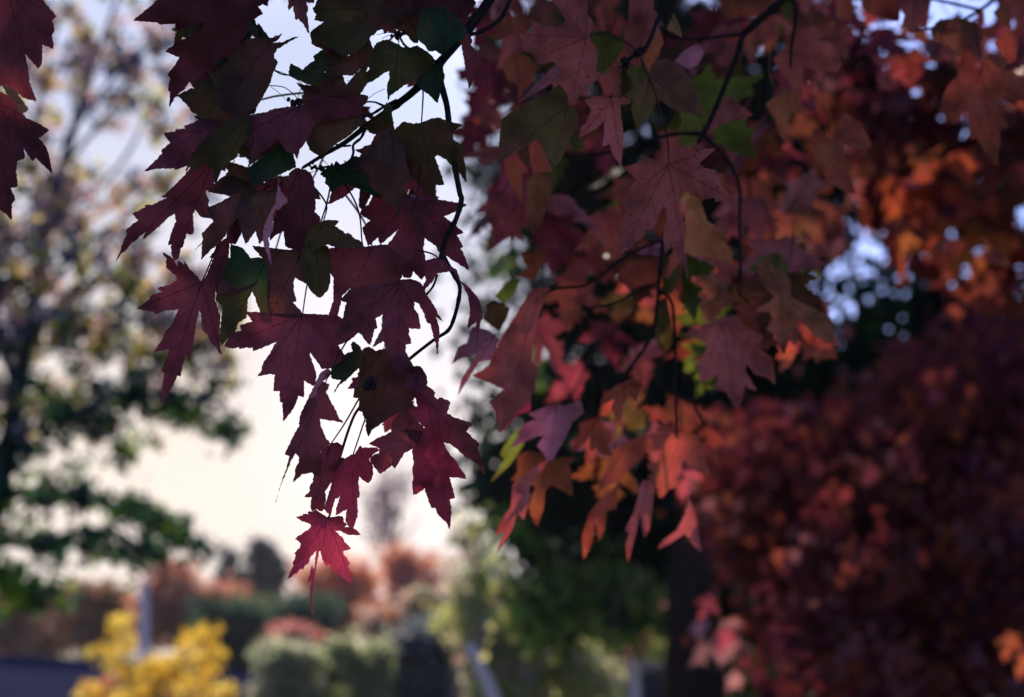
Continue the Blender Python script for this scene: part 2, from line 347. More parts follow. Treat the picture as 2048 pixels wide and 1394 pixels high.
for s, d, r, k in (('3:355,325', 1.53, 5, 10), ('2:560,955', 1.49, 6, 12), ('5:790,408', 1.53, 4, 8), ('5:930,370', 1.53, 4, 8), ('9:920,185', 1.455, 7, 14), ('8:600,1150', 1.5, 5, 8), ('5:730,370', 1.53, 4, 6)):
    buds(A, s, d, r, k, int(r * k))
def thin(s, d, w=1.6, m=None): twig(A, s, d, w, w * .8, 3, 'petiole', 0, m or PET)
thin('2:320,795 2:450,810 2:550,880 2:620,975', 1.49, 2); thin('2:330,805 2:420,870 2:490,945', 1.49, 1.2)
thin('2:365,650 2:500,700 2:620,775 2:605,840 2:585,905', 1.49, 1.6); thin('2:590,950 2:625,925 2:655,940 2:650,965 2:610,1000', 1.49, 1.8)
thin('2:1220,930 2:1300,870 2:1394,825', 1.53, 1.3); thin('3:380,340 3:500,240 3:545,215', 1.53, 1.4); thin('3:400,330 3:480,270 3:560,262', 1.53, 1.4)
thin('3:350,300 3:250,305 3:150,325', 1.53, 1.4); thin('3:345,350 3:270,330 3:200,360', 1.53, 1.4); thin('3:400,280 3:440,210 3:470,140', 1.53, 1.4)
thin('5:800,310 5:870,375', 1.53, 2); thin('5:700,440 5:770,425', 1.53, 1.6); thin('8:415,940 8:395,1025 8:240,1190 8:190,1300', 1.47, 1.6)
NL = []
def nl(kind, d, base, outline, **k):
    k.setdefault('seed', len(NL) + 1); NL.append(near_leaf(CUR, kind, d, base, outline, **k))
CUR = A
# the low hanging leaf at the very tip
nl('crimson', 1.47, 'Y:615,305', 'Y:605,290 Y:560,255 Y:520,232 Y:490,205 Y:455,235 Y:400,232 Y:410,262 Y:348,255 Y:350,275 Y:280,287 Y:325,325 Y:385,348 Y:430,365 Y:440,390 Y:405,430 Y:345,462 Y:345,472 Y:265,522 Y:300,545 Y:328,575 Y:320,620 Y:258,680 Y:275,695 Y:265,740 Y:240,780 Y:250,815 Y:220,870 Y:185,950 Y:195,952 Y:270,895 Y:290,900 Y:305,870 Y:335,842 Y:345,858 Y:385,800 Y:402,800 Y:440,710 Y:500,650 Y:480,790 Y:478,835 Y:465,850 Y:455,805 Y:432,860 Y:430,900 Y:400,990 Y:440,970 Y:462,930 Y:445,1000 Y:430,1100 Y:440,1260 Y:455,1340 Y:462,1338 Y:452,1250 Y:450,1100 Y:470,960 Y:490,860 Y:510,750 Y:528,655 Y:540,655 Y:555,720 Y:575,770 Y:605,822 Y:635,798 Y:670,850 Y:710,905 Y:745,900 Y:780,940 Y:810,960 Y:815,968 Y:885,1005 Y:865,920 Y:865,880 Y:852,870 Y:835,808 Y:858,795 Y:830,740 Y:790,690 Y:785,655 Y:870,632 Y:825,575 Y:800,560 Y:790,525 Y:740,480 Y:700,435 Y:760,440 Y:830,480 Y:975,483 Y:940,440 Y:890,405 Y:840,395 Y:800,398 Y:830,365 Y:790,340 Y:785,285 Y:735,275 Y:700,285 Y:650,290',
   pet='Y:640,270 9:565,1330 9:590,1100 9:650,860 9:760,520 9:860,360 9:970,250', fold=.25, petr=.0014)
nl('crimson', 1.475, '9:770,838', '9:740,840 9:790,825 9:840,745 9:860,770 9:990,765 9:1020,790 9:960,830 9:920,880 9:950,920 9:960,1000 9:950,1050 9:915,1100 9:860,1070 9:830,1035 9:820,1100 9:835,1225 9:810,1240 9:815,1394 Y:895,410 Y:860,405 Y:810,340 Y:822,205 Y:705,275 Y:718,165 Y:735,125 Y:760,20 9:685,1110 9:640,1235 9:605,1245 9:560,1394 9:500,1340 9:560,1150 9:590,1030 9:640,950 9:690,880',
   pet='9:850,600 9:910,430 9:970,260')
nl('wine', 1.49, '9:565,735', '9:565,735 9:620,715 9:670,745 9:665,830 9:640,880 9:600,1040 9:550,1120 9:510,1180 9:520,1240 9:500,1340 Y:560,230 Y:490,205 Y:450,235 Y:435,190 Y:445,75 Y:370,78 9:320,1225 9:370,1170 9:365,1140 9:400,1080 9:405,1020 9:480,900 9:490,870 9:470,790',
   pet='9:690,550 9:830,310 9:890,240')
nl('brown', 1.50, '9:640,860', '9:640,860 9:720,870 9:760,1060 9:640,1010 9:490,925 9:560,890')
nl('wine', 1.46, '9:560,60', '9:545,35 9:480,60 9:440,130 9:410,200 9:350,320 9:280,470 9:270,570 9:210,670 9:180,740 9:135,825 9:180,850 9:150,970 9:110,1080 9:75,1200 9:50,1290 9:95,1130 9:150,1000 9:200,880 9:240,820 9:270,860 9:265,910 9:235,960 9:230,1030 9:210,1095 9:300,1015 9:390,1000 9:430,1040 9:465,1040 9:480,940 9:490,880 9:470,790 9:565,735 9:520,680 9:470,560 9:465,500 9:600,520 9:685,540 9:640,490 9:600,400 9:570,350 9:520,250 9:555,185 9:510,160 9:490,150 9:550,110 9:570,60', fold=.3)
nl('mauve', 1.452, '9:545,35', '9:545,35 9:480,60 9:440,130 9:410,200 9:350,320 9:280,470 9:272,570 9:320,600 9:350,500 9:420,330 9:440,220 9:500,130 9:550,70', veins=1)
nl('purple', 1.48, '7:860,690', '7:860,685 7:1010,690 7:1190,705 7:1300,780 7:1390,850 7:1300,930 7:1190,980 7:1270,1100 7:1130,1190 7:1040,1200 7:1010,1150 7:930,1045 7:930,1080 7:975,1200 7:990,1260 7:970,1360 9:412,198 9:315,145 9:318,298 9:262,287 9:245,350 9:230,380 9:200,430 9:165,475 9:125,528 9:120,450 9:115,350 9:95,345 9:88,240 9:32,245 9:45,88 7:600,1250 7:550,1245 7:440,1268 7:480,1210 7:480,1190 7:495,1140 7:560,1050 7:618,945 7:500,995 7:400,1035 7:395,1000 7:330,1000 7:275,1015 7:265,995 7:215,1010 7:130,990 7:165,915 7:230,860 7:290,840 7:275,795 7:395,755 7:335,670 7:470,670 7:560,685 7:700,690',
   pet='7:905,400 5:780,970 5:850,740 5:890,560 5:930,430')
nl('purple', 1.47, 'A:567,515', 'A:567,515 A:530,470 A:500,440 A:470,395 A:468,415 A:435,392 A:432,425 A:400,375 A:345,345 A:372,385 A:368,430 A:425,480 A:428,505 A:385,530 A:318,547 A:345,568 A:280,590 A:275,610 A:205,660 A:300,680 A:308,692 A:370,672 A:438,665 A:425,690 A:405,745 A:360,795 A:350,830 A:300,902 A:388,888 A:375,930 A:340,1010 A:358,1022 A:348,1090 A:342,1192 A:370,1150 A:405,1095 A:432,1035 A:448,1040 A:460,980 A:478,910 A:485,920 A:497,958 A:515,870 A:535,750 A:553,670 A:565,690 A:568,770 A:590,805 A:600,805 A:620,855 A:650,875 A:660,905 A:680,920 A:668,880 A:672,840 A:665,790 A:672,710 A:640,610 A:645,560 A:640,500 A:635,455 A:600,470',
   pet='A:600,440 A:660,300 A:740,170 A:830,60')
nl('purple', 1.46, 'P:425,325', '4:50,1278 4:100,1160 4:120,1090 4:160,1010 4:145,985 4:200,930 4:262,885 4:205,822 4:270,795 4:325,765 4:325,745 4:400,740 4:530,675 4:480,672 4:600,560 4:700,460 4:745,395 4:800,370 4:900,300 4:1000,300 4:1010,420 4:960,560 4:890,620 4:900,660 4:925,700 4:910,740 4:940,800 4:955,870 4:900,865 4:845,855 4:790,785 4:770,830 4:778,1000 4:768,1015 4:710,1010 4:690,1080 4:680,1130 4:655,1150 4:640,1240 4:600,1260 4:575,1215 4:568,1110 4:540,1120 4:560,1030 4:615,890 4:600,825 4:540,860 4:470,930 4:345,1035 4:300,1065 4:335,990 4:270,1040 4:225,1090 4:205,1085 4:165,1145 4:100,1200')
nl('brown', 1.475, '4:1350,610', '4:785,1168 4:850,1095 4:865,1060 4:850,1015 4:960,895 4:940,840 4:900,770 4:930,760 4:1040,710 4:1115,665 4:1060,645 4:950,630 4:900,600 4:1050,480 4:1150,470 4:1300,540 4:1370,600 4:1250,760 4:1150,900 4:1100,950 4:1080,1020 4:1010,1100 4:935,1160 4:880,1220 4:850,1255 4:855,1100', pet='5:200,640 5:330,560')
nl('darkred', 1.485, '4:1250,700', '4:1140,760 4:1100,920 4:1080,1050 4:990,1110 4:970,1180 4:920,1230 4:960,1240 4:900,1394 4:960,1500 4:1000,1480 4:1100,1250 4:1110,1100 4:1165,1110 4:1215,1010 4:1230,900 4:1300,800 4:1260,700')
nl('darkred', 1.44, 'P:560,-40', '1:1300,-200 1:900,-150 1:440,-60 1:440,0 1:375,60 1:300,120 1:215,190 1:440,210 1:460,228 1:605,220 1:625,285 1:720,250 1:860,200 1:895,210 1:850,260 1:740,345 1:600,395 1:580,430 1:510,475 1:645,535 1:600,610 1:535,695 1:560,730 1:540,820 1:560,870 1:550,1000 1:600,910 1:660,850 1:685,840 1:735,760 1:765,785 1:800,745 1:830,690 1:900,640 1:930,710 1:960,640 1:1030,540 1:1080,530 1:1140,620 1:1200,440 1:1250,430 1:1210,400 1:1270,310 1:1290,210 2:230,145 2:262,130 2:215,60 2:260,40 2:300,-60', tilt=(.2, .3))
nl('brown', 1.47, '2:340,370', '2:110,355 2:230,352 2:340,350 2:370,350 2:440,305 2:410,360 2:350,400 2:450,390 2:530,350 2:598,338 2:500,390 2:385,460 2:390,470 2:365,500 2:365,540 2:400,575 2:350,690 2:320,790 2:240,930 2:185,1020 2:150,1015 2:80,1085 2:0,1090 2:-150,1000 2:-220,700 2:-60,560 2:20,430 2:60,420', pet='2:380,330', seed=44)
nl('green', 1.49, '2:330,360', '2:215,210 2:240,240 2:270,290 2:320,350 2:300,420 2:210,400')
nl('olive', 1.48, 'P:470,175', '1:605,895 1:720,840 1:735,825 1:800,820 1:805,745 1:900,740 1:1100,680 1:1300,700 1:1394,800 1:1350,1050 1:1250,1080 1:1240,1160 1:1000,1200 1:780,1240 1:700,1190 1:780,1140 1:845,1100 1:800,1060 1:745,1030 1:740,1000 1:700,960 1:640,900', seed=45)
nl('green', 1.485, 'P:455,150', '1:830,745 1:900,740 1:1000,700 1:1120,665 1:1090,720 1:1020,790 1:960,830 1:880,780')
nl('darkred', 1.465, 'P:450,260', '4:495,75 4:610,60 4:605,45 4:700,30 4:680,15 4:780,-25 4:900,-60 4:1050,-40 4:1080,80 4:1000,160 4:830,250 4:770,310 4:735,370 4:600,420 4:595,400 4:505,410 4:500,400 4:420,410 4:315,432 4:400,350 4:440,315 4:485,260 4:475,240 4:560,165 4:530,130')
nl('olive', 1.455, 'P:500,230', '4:1300,-100 4:1100,-50 4:950,50 4:860,150 4:770,260 4:700,435 4:740,390 4:790,430 4:840,370 4:900,350 4:960,420 4:980,560 4:1050,380 4:1180,300 4:1210,200 4:1290,120 4:1330,20', seed=47)
nl('brown', 1.475, '5:0,330', '4:1030,340 4:1100,430 4:1000,560 4:900,620 4:1100,650 4:1360,600 4:1400,500 4:1330,420 4:1240,380 4:1140,350')
nl('purple', 1.45, '2:620,985', '2:80,1085 2:150,1065 2:300,1040 2:350,1015 2:470,995 2:620,980 2:700,935 2:830,910 2:1000,920 2:1165,890 2:1240,890 2:1200,940 2:1180,960 2:1175,1000 2:1200,1050 2:1100,1085 2:900,1110 2:760,1150 2:720,1200 2:680,1290 5:600,230 5:580,320 5:550,270 5:480,250 5:420,150 5:385,120 5:340,190 5:230,260 5:120,400 5:140,290 5:180,150 5:150,60 2:150,1350 2:60,1250 2:110,1160 2:85,1130', pet='2:600,960', fold=.3)
nl('olive', 1.475, '2:1140,1100', '2:740,1080 2:1150,1090 2:1180,1150 2:1050,1270 2:950,1330 2:870,1394 2:800,1460 2:700,1400 2:660,1300 2:660,1200')
nl('brown', 1.485, '2:880,910', '2:565,765 2:650,790 2:750,800 2:830,850 2:770,800 2:830,760 2:900,700 2:1000,700 2:1020,760 2:1040,785 2:1100,710 2:1160,650 2:1210,590 2:1205,700 2:1230,770 2:1165,875 2:1240,890 2:1100,930 2:850,950 2:715,935 2:655,890 2:640,850')
nl('green', 1.48, '2:545,700', '2:515,590 2:560,610 2:630,650 2:680,600 2:740,560 2:725,525 2:830,450 2:950,480 2:1000,560 2:860,660 2:800,668 2:935,682 2:850,740 2:830,745 2:760,770 2:745,800 2:650,770 2:560,730 2:500,690 2:505,640', pet='2:440,690 2:365,650')
nl('brown', 1.45, '2:640,-40', '2:500,-60 2:495,100 2:540,55 2:555,140 2:565,190 2:590,175 2:640,230 2:690,320 2:680,200 2:665,130 2:680,100 2:665,20 2:735,30 2:740,-60')
nl('darkred', 1.47, '2:250,-60', '2:0,-80 2:0,150 2:230,145 2:262,130 2:215,60 2:250,30 2:300,60 2:330,-80')
nl('olive', 1.46, '2:1250,90', '2:790,-60 2:740,60 2:720,75 2:755,140 2:735,185 2:830,205 2:760,250 2:700,300 2:710,350 2:740,370 2:715,412 2:820,400 2:835,450 2:900,440 2:1000,520 2:1100,500 2:1200,420 2:1290,300 2:1320,100 2:1394,0 2:1394,-60')
nl('darkred', 1.48, '2:1150,330', '2:700,300 2:760,250 2:850,190 2:1000,200 2:1200,250 2:1180,420 2:1050,500 2:900,560 2:820,460 2:715,412')
nl('green', 1.47, '2:1200,230', '2:900,230 2:1020,190 2:1200,190 2:1260,260 2:1180,380 2:1100,470 2:980,530 2:960,400 2:1050,300')
nl('brown', 1.475, '2:1230,330', '2:1240,330 2:1290,480 2:1230,640 2:1200,700 2:1190,620 2:1100,700 2:1010,700 2:930,700 2:850,820 2:840,640 2:880,450 2:960,540 2:1000,480 2:1060,520')
nl('green', 1.515, '3:365,345', '3:150,400 3:250,365 3:330,400 3:400,440 3:480,440 3:530,420 3:560,440 3:650,500 3:700,560 3:650,640 3:500,740 3:400,800 3:280,890 3:250,960 3:300,1000 3:290,1150 3:200,1060 3:260,930 3:250,800 3:275,720 3:270,660 3:220,680 3:140,740 3:60,780 3:30,700 3:90,640 3:60,560 3:100,520', seed=61)
nl('green', 1.53, '3:700,600', '3:520,760 3:560,820 3:640,880 3:720,960 3:790,700 3:740,600 3:600,620')
nl('green', 1.50, '3:700,120', '3:550,110 3:600,75 3:740,55 3:850,120 3:930,190 3:1000,290 3:960,360 3:880,400 3:760,510 3:700,470 3:640,480 3:600,420 3:530,360 3:525,250 3:550,210', seed=62)
nl('mauve', 1.49, '3:820,130', '3:800,100 3:850,220 3:930,360 3:1000,300 3:1045,370 3:1030,420 3:1070,460 3:1100,540 3:1140,600 3:1180,750 3:1210,890 3:1150,800 3:1090,670 3:1060,620 3:1050,750 3:1015,830 3:990,700 3:970,560 3:945,420 3:880,300 3:830,190', veins=1)
NL[-1].data.materials[0] = LM['wine']
nl('olive', 1.54, '3:570,1150', '3:300,1230 3:400,1130 3:500,1150 3:570,1140 3:640,1110 3:720,1090 3:830,1130 3:960,1160 3:850,1220 3:870,1290 6:860,130 6:985,215 6:955,255 6:980,400 6:990,540 6:930,450 6:870,400 6:800,320 6:720,280 6:695,300 6:740,420 6:785,555 6:700,560 6:695,655 6:610,660 6:590,600 6:500,500 6:430,420 6:350,300 6:270,200 6:280,110 6:300,50', pet='3:580,1000 3:585,850 3:560,760', seed=63)
nl('brown', 1.52, '6:300,40', '6:150,80 6:280,30 6:400,150 6:430,350 6:470,510 6:410,560 6:420,640 6:380,750 6:340,880 6:330,780 6:280,700 6:235,760 6:215,640 6:130,620 6:80,450 6:0,400 6:-90,440 6:0,300 6:30,200 6:100,180', tilt=(.2, 0))
nl('darkred', 1.53, '6:525,690', '6:420,640 6:530,690 6:690,690 6:630,740 6:640,800 6:620,880 6:570,1020 6:530,900 6:450,900 6:400,780 6:330,890 6:380,740', pet='6:545,520 6:560,300', seed=65)
nl('wine', 1.56, '6:500,650', '6:130,640 6:300,660 6:500,670 6:700,690 6:830,710 6:1000,740 6:900,800 6:780,850 6:880,930 6:965,1000 6:900,1025 6:960,1130 6:935,1150 6:975,1220 6:1015,1350 6:900,1280 6:880,1270 6:810,1220 6:740,1190 6:700,1120 6:600,1050 6:588,1150 6:610,1250 6:620,1370 6:575,1440 6:494,1359 6:475,1420 6:410,1420 6:330,1300 6:250,1120 6:300,1060 6:355,970 6:250,1060 6:190,1110 6:165,1045 6:75,1125 6:20,960 6:95,885 6:0,830 6:20,760 6:80,740', seed=66)
nl('wine', 1.47, '8:930,180', '8:750,220 8:800,190 8:900,165 8:960,180 8:1010,240 8:1080,270 8:1120,380 8:1200,440 8:1290,550 8:1330,700 8:1300,780 8:1275,960 8:1265,760 8:1180,825 8:1205,700 8:1210,640 8:1190,520 8:1150,430 8:1090,350 8:1060,290 8:1000,295 8:900,310 8:870,370 8:790,460 8:770,430 8:800,370 8:785,290 8:800,240', pet='8:850,125 8:720,95', fold=.4)
nl('purple', 1.46, '8:560,385', '8:560,370 8:650,360 8:740,390 8:780,440 8:800,500 8:860,590 8:900,650 8:910,690 8:960,755 8:890,715 8:920,800 8:925,850 8:915,960 8:905,1075 8:890,960 8:860,860 8:840,780 8:810,770 8:780,680 8:730,590 8:690,575 8:690,640 8:730,690 8:735,730 8:750,825 8:640,820 8:640,880 8:665,960 8:610,975 8:610,1040 8:640,1090 8:620,1200 8:540,1250 8:480,1150 8:420,1020 8:415,960 8:400,940 8:300,1000 8:350,900 8:390,820 8:395,690 8:330,730 8:350,820 8:320,830 8:280,980 8:230,930 8:200,880 8:180,870 8:160,820 8:60,860 8:-50,910 8:-153,980 8:-100,880 8:20,760 8:60,580 8:0,560 8:100,450 8:300,420 8:450,400', seed=68, fold=.25)
nl('crimson', 1.50, '8:300,70', '8:0,60 8:120,75 8:250,60 8:420,40 8:480,80 8:540,130 8:600,180 8:560,250 8:580,340 8:560,370 8:400,420 8:250,440 8:200,470 8:100,440 8:20,520 8:-20,700 8:-60,860 8:-120,740 8:-60,560 8:-60,350 8:-150,230 8:-200,100', pet='5:1190,1130 5:1160,850 5:1090,660 5:960,470', seed=69)
NL[-1].data.materials[0] = LM['wine']
nl('darkred', 1.52, '8:480,80', '8:360,60 8:430,40 8:480,80 8:540,130 8:610,180 8:560,250 8:540,330 8:430,300 8:350,190')
nl('brown', 1.49, '8:140,860', '9:850,-100 9:830,0 9:830,150 9:790,210 9:770,300 9:830,310 9:825,425 9:860,440 9:875,500 9:895,500 9:890,600 9:915,670 9:950,600 9:1040,540 9:1130,470 9:1250,420 9:1350,300 9:1394,150 9:1394,50 8:760,1300 8:700,1200 8:600,1030 8:480,1000 8:330,1030 8:270,990 8:230,1000 8:180,1060', seed=71)
nl('crimson', 1.48, 'X:480,370', 'X:80,595 X:150,545 X:240,510 X:290,480 X:300,380 X:350,330 X:450,300 X:600,450 X:560,640 X:545,720 X:520,700 X:490,640 X:470,650 X:410,680 X:370,750 X:325,825 X:295,795 X:250,830 X:190,875 X:140,820 X:90,740 X:130,690 X:175,680 X:180,640 X:150,620', seed=72)
NL[-1].data.materials[0] = LM['wine']
nl('crimson', 1.465, 'X:640,240', 'X:500,85 X:560,120 X:640,180 X:690,270 X:720,400 X:780,585 X:800,640 X:850,710 X:915,780 X:920,810 X:965,860 X:990,920 X:900,905 X:830,905 X:860,1000 X:885,1095 X:835,1110 X:850,1220 X:835,1390 X:800,1320 X:730,1260 X:700,1190 X:665,1190 X:630,1100 X:600,1005 X:560,1040 X:495,1070 X:485,970 X:495,900 X:485,850 X:500,760 X:490,700 X:480,660 X:560,560 X:600,440 X:530,380 X:455,300 X:460,250 X:540,280 X:520,180', pet='X:700,310 X:725,420 X:725,520', petmat=PETL, seed=73)
nl('wine', 1.46, 'X:480,480', 'X:395,455 X:500,465 X:605,485 X:590,570 X:560,640 X:470,550')
nl('brown', 1.485, 'X:560,60', 'X:600,40 X:650,70 X:700,115 X:690,150 X:720,180 X:740,160 X:840,200 X:810,310 X:880,350 X:945,370 X:1055,405 X:1010,450 X:990,480 X:1050,540 X:1110,590 X:1090,640 X:1130,740 X:1165,890 X:1100,790 X:1060,760 X:1010,715 X:1000,730 X:900,640 X:830,590 X:770,580 X:700,450 X:640,300 X:560,150 X:500,60 X:520,0', seed=75)
NL[-1].data.materials[0] = LM['wine']
nl('darkred', 1.475, 'X:540,-60', 'X:400,-120 X:560,-130 X:610,-60 X:630,20 X:600,80 X:500,110 X:420,60 X:440,-40')
nl('green', 1.46, '7:1130,1190', '9:560,75 9:600,0 9:650,-30 9:700,-100 9:770,-130 9:750,-190 9:770,-220 9:820,-190 9:860,-130 9:850,0 9:780,70 9:720,130 9:640,190 9:590,270 9:620,200 9:660,140 9:580,130', pet='7:1200,1060 7:1300,900 7:1394,810')
nl('green', 1.51, 'P:545,500', '7:190,40 7:300,70 7:380,170 7:440,160 7:540,180 7:560,340 7:540,500 7:570,690 7:480,690 7:430,580 7:420,530 7:390,480 7:350,560 7:340,720 7:260,770 7:230,860 7:160,920 7:110,980 7:90,900 7:100,800 7:120,620 7:50,560 7:60,500 7:40,400 7:100,200 7:190,160', seed=78)
nl('brown', 1.49, '7:850,110', '7:390,55 7:550,70 7:700,95 7:850,85 7:860,150 7:930,200 7:960,400 7:940,480 7:900,410 7:790,350 7:775,400 7:780,480 7:805,570 7:770,580 7:860,680 7:840,720 7:700,720 7:560,700 7:530,540 7:540,300 7:480,160', seed=79)
nl('brown', 1.495, '7:200,200', '7:60,500 7:100,380 7:160,390 7:270,460 7:460,380 7:400,440 7:300,480 7:220,530 7:200,480 7:120,500')
nl('olive', 1.485, '7:980,20', '7:940,0 7:1100,60 7:1110,150 7:1120,380 7:1090,480 7:1070,490 7:1025,540 7:960,500 7:900,400 7:850,250 7:850,100', seed=81)
NL[-1].data.materials[0] = LM['olive']
nl('darkred', 1.47, '5:600,410', '5:560,400 5:640,410 5:700,440 5:730,500 5:740,570 5:800,690 5:745,690 5:750,760 5:740,810 5:790,850 5:790,910 5:700,960 5:660,1230 5:560,1160 5:470,1130 5:460,1060 5:450,985 5:370,1030 5:320,1080 5:330,1000 5:390,800 5:480,720 5:500,450', seed=82)
nl('olive', 1.48, '5:820,900', '5:700,930 5:800,900 5:860,880 5:970,890 5:930,940 5:1030,1010 5:1050,1000 5:1120,1060 5:1190,1090 5:1180,1140 5:1080,1140 5:950,1140 5:860,1110 5:700,1180 5:640,1100', pet='5:850,740 5:740,580')
nl('mauve', 1.455, '5:420,470', '5:410,470 5:405,560 5:430,620 5:495,710 5:440,750 5:410,790 5:370,780 5:350,850 5:355,960 5:310,1060 5:320,1150 5:340,1305 5:300,1200 5:260,1080 5:270,950 5:310,850 5:380,720 5:395,600', veins=1)
nl('brown', 1.475, '5:330,620', '5:60,640 5:200,610 5:380,600 5:380,780 5:300,900 5:270,1050 5:230,1110 5:190,985 5:100,1110 5:60,1000 5:40,900 5:0,800', pet='5:420,560', seed=85)
nl('crimson', 1.49, '5:30,820', '5:-80,800 5:60,820 5:40,960 5:60,1010 5:0,1110 5:-40,1000')
NL[-1].data.materials[0] = LM['darkred']
nl('green', 1.465, '5:430,200', '5:120,400 5:250,300 5:420,170 5:540,270 5:570,390 5:480,430 5:350,490 5:200,560 5:140,540', seed=87)
nl('green', 1.515, '5:930,400', '5:800,440 5:850,400 5:1000,370 5:1100,290 5:1250,310 5:1140,400 5:1200,450 5:1250,560 5:1360,690 5:1200,620 5:1140,590 5:1000,540 5:900,630 5:860,560 5:840,550 5:840,490 5:790,460', seed=88)
nl('wine', 1.54, '5:1100,420', '5:890,640 5:990,530 5:1140,560 5:1020,665 5:930,710 5:860,740 5:880,690')
nl('brown', 1.53, '5:1250,240', '5:1110,230 5:1270,210 5:1394,60 5:1500,150 5:1394,500 5:1360,690 5:1240,560 5:1180,450 5:1140,400 5:1250,310')
nl('darkred', 1.54, '5:1250,600', '5:1160,600 5:1280,600 5:1230,720 5:1180,790 5:1150,760')
nl('brown', 1.52, '3:60,-40', '3:0,-60 3:500,-60 3:520,90 3:400,200 3:350,260 3:220,200 3:180,250 3:130,330 3:60,300 3:0,380 3:-60,200', seed=92)
nl('darkred', 1.515, '3:900,-40', '3:480,-60 3:1000,-60 3:1080,20 3:1000,160 3:930,190 3:850,120 3:740,60 3:600,75 3:550,110 3:500,100', seed=93)
nl('olive', 1.535, '3:450,120', '3:250,130 3:400,90 3:520,90 3:570,250 3:540,400 3:500,400 3:440,330 3:400,300 3:330,270 3:220,200')
nl('brown', 1.50, '3:-40,820', '2:1165,890 2:1240,900 2:1220,960 2:1160,1000 2:1190,1120 2:1170,1180 2:1060,1080 2:1050,950')
nl('olive', 1.545, '3:250,1250', '2:1190,1180 2:1300,1100 2:1394,1060 3:300,1080 3:330,1280 6:250,180 6:150,80 6:60,60 2:1350,1240 2:1290,1250')
# more leaves deeper inside the same bough
HA = [(290, -60), (300, 0), (345, 95), (350, 150), (385, 190), (375, 245), (335, 325), (395, 335), (380, 400), (440, 470), (470, 500), (448, 600), (475, 690), (540, 650), (640, 735), (655, 725), (700, 780), (735, 860), (790, 890), (830, 860), (890, 830), (860, 780), (800, 735), (800, 660), (850, 610), (835, 560), (850, 500), (900, 460), (885, 400), (900, 300), (930, 240), (880, 180), (905, 100), (960, 30), (960, -60)]
GAPS = [(535, -60, 632, 112), (545, 100, 650, 128), (548, 125, 600, 205), (515, 190, 580, 222), (690, 120, 738, 170), (722, 142, 780, 207), (806, 62, 838, 96), (840, 78, 856, 105), (806, 187, 868, 248), (585, 310, 625, 332), (640, 290, 680, 345), (620, 335, 665, 450), (650, 370, 742, 480), (416, 388, 461, 414), (385, 415, 430, 480), (586, 555, 655, 630), (495, 580, 514, 626), (845, 474, 882, 519), (735, 458, 798, 494), (537, 462, 572, 498), (490, 462, 525, 500), (455, 465, 490, 500), (820, 540, 960, 700), (680, 655, 745, 700), (640, 780, 720, 890), (650, 690, 700, 760), (720, 265, 755, 300), (765, 230, 790, 250), (740, 20, 760, 30), (600, 395, 612, 408), (456, 315, 478, 335), (690, 590, 702, 640), (745, 625, 766, 662), (655, 640, 672, 660), (410, 505, 432, 600), (618, 700, 645, 765), (868, 520, 900, 560)]
def fill(parent, want, seed, smin, smax, dr):
    fr = random.Random(seed); cnt = 0; tries = 0
    while cnt < want and tries < 30000:
        tries += 1; px = fr.uniform(300, 930); py = fr.uniform(-40, 830); sz = fr.uniform(smin, smax); an = fr.gauss(0, .7)
        pts = [(px + (x * math.cos(an) - y * math.sin(an)) * sz, py + (x * math.sin(an) + y * math.cos(an)) * sz) for x, y in [(0, 0), (0, 1.05), (0, .5)] + HALF + [(-a_, b_) for a_, b_ in HALF]]
        if not all(inside(q, HA) for q in pts): continue
        if any(g_[0] - 3 < q[0] < g_[2] + 3 and g_[1] - 3 < q[1] < g_[3] + 3 for q in pts for g_ in GAPS): continue
        kd = fr.choice(['brown', 'darkred', 'olive', 'green', 'brown', 'wine']) if py < 420 else fr.choice(['brown', 'purple', 'wine', 'darkred', 'olive', 'wine'])
        d_ = fr.uniform(*dr)
        wild_leaf(parent, kd, P(px, py, d_), sz / F * d_, an, fr.gauss(0, .12), fr.gauss(0, .12), fr.randrange(10 ** 6), pet=False); cnt += 1
fill(A, 34, 4242, 70, 120, (1.56, 1.62))
A2 = empty('maple_branch', P(900, -40, 1.68), 'thin twig with small brown leaves between the dark leaves of the focused branch', 'branch', 'maple branches hanging from above')
for s_ in ('P:960,-60 P:820,40 P:700,180 P:640,330 P:560,470 P:540,600', 'P:700,180 P:520,200 P:420,280', 'P:640,330 P:740,470 P:730,640'): twig(A2, s_, 1.68, 5, 3, 51)
fill(A2, 80, 999, 42, 95, (1.64, 1.72))
# ================================================================== leaves at the left edge
B0 = empty('maple_branch', P(-60, -20, 1.5), 'nearly black purple maple leaves poking in at the upper left edge', 'branch', 'maple branches hanging from above')
CUR = B0
twig(B0, 'P:-90,-60 P:-50,60 P:-40,180', (1.55, 1.45), 8, 5, 3)
nl('darkred', 1.44, 'C:40,-60', 'C:-60,-60 C:200,-60 C:260,30 C:315,90 C:290,115 C:305,160 C:290,200 C:298,272 C:235,248 C:235,350 C:215,385 C:175,340 C:140,300 C:150,350 C:158,400 C:165,460 C:205,565 C:130,545 C:80,500 C:40,470 C:0,480 C:-60,460', seed=101)
nl('darkred', 1.46, 'C:-40,560', 'C:-60,500 C:0,510 C:60,540 C:110,620 C:150,660 C:200,680 C:275,725 C:240,755 C:215,770 C:250,810 C:270,850 C:292,970 C:240,920 C:200,880 C:180,900 C:130,820 C:140,880 C:95,900 C:90,960 C:100,1040 C:60,1050 C:85,1110 C:65,1140 C:65,1230 C:30,1190 C:0,1170 C:-60,1150', seed=102)
nl('tan', 1.60, 'C:10,470', 'C:10,470 C:70,470 C:110,540 C:160,610 C:120,640 C:60,560')
nl('darkred', 1.50, 'C:-60,180', 'C:-70,60 C:30,100 C:50,240 C:20,330 C:0,300 C:-70,330')
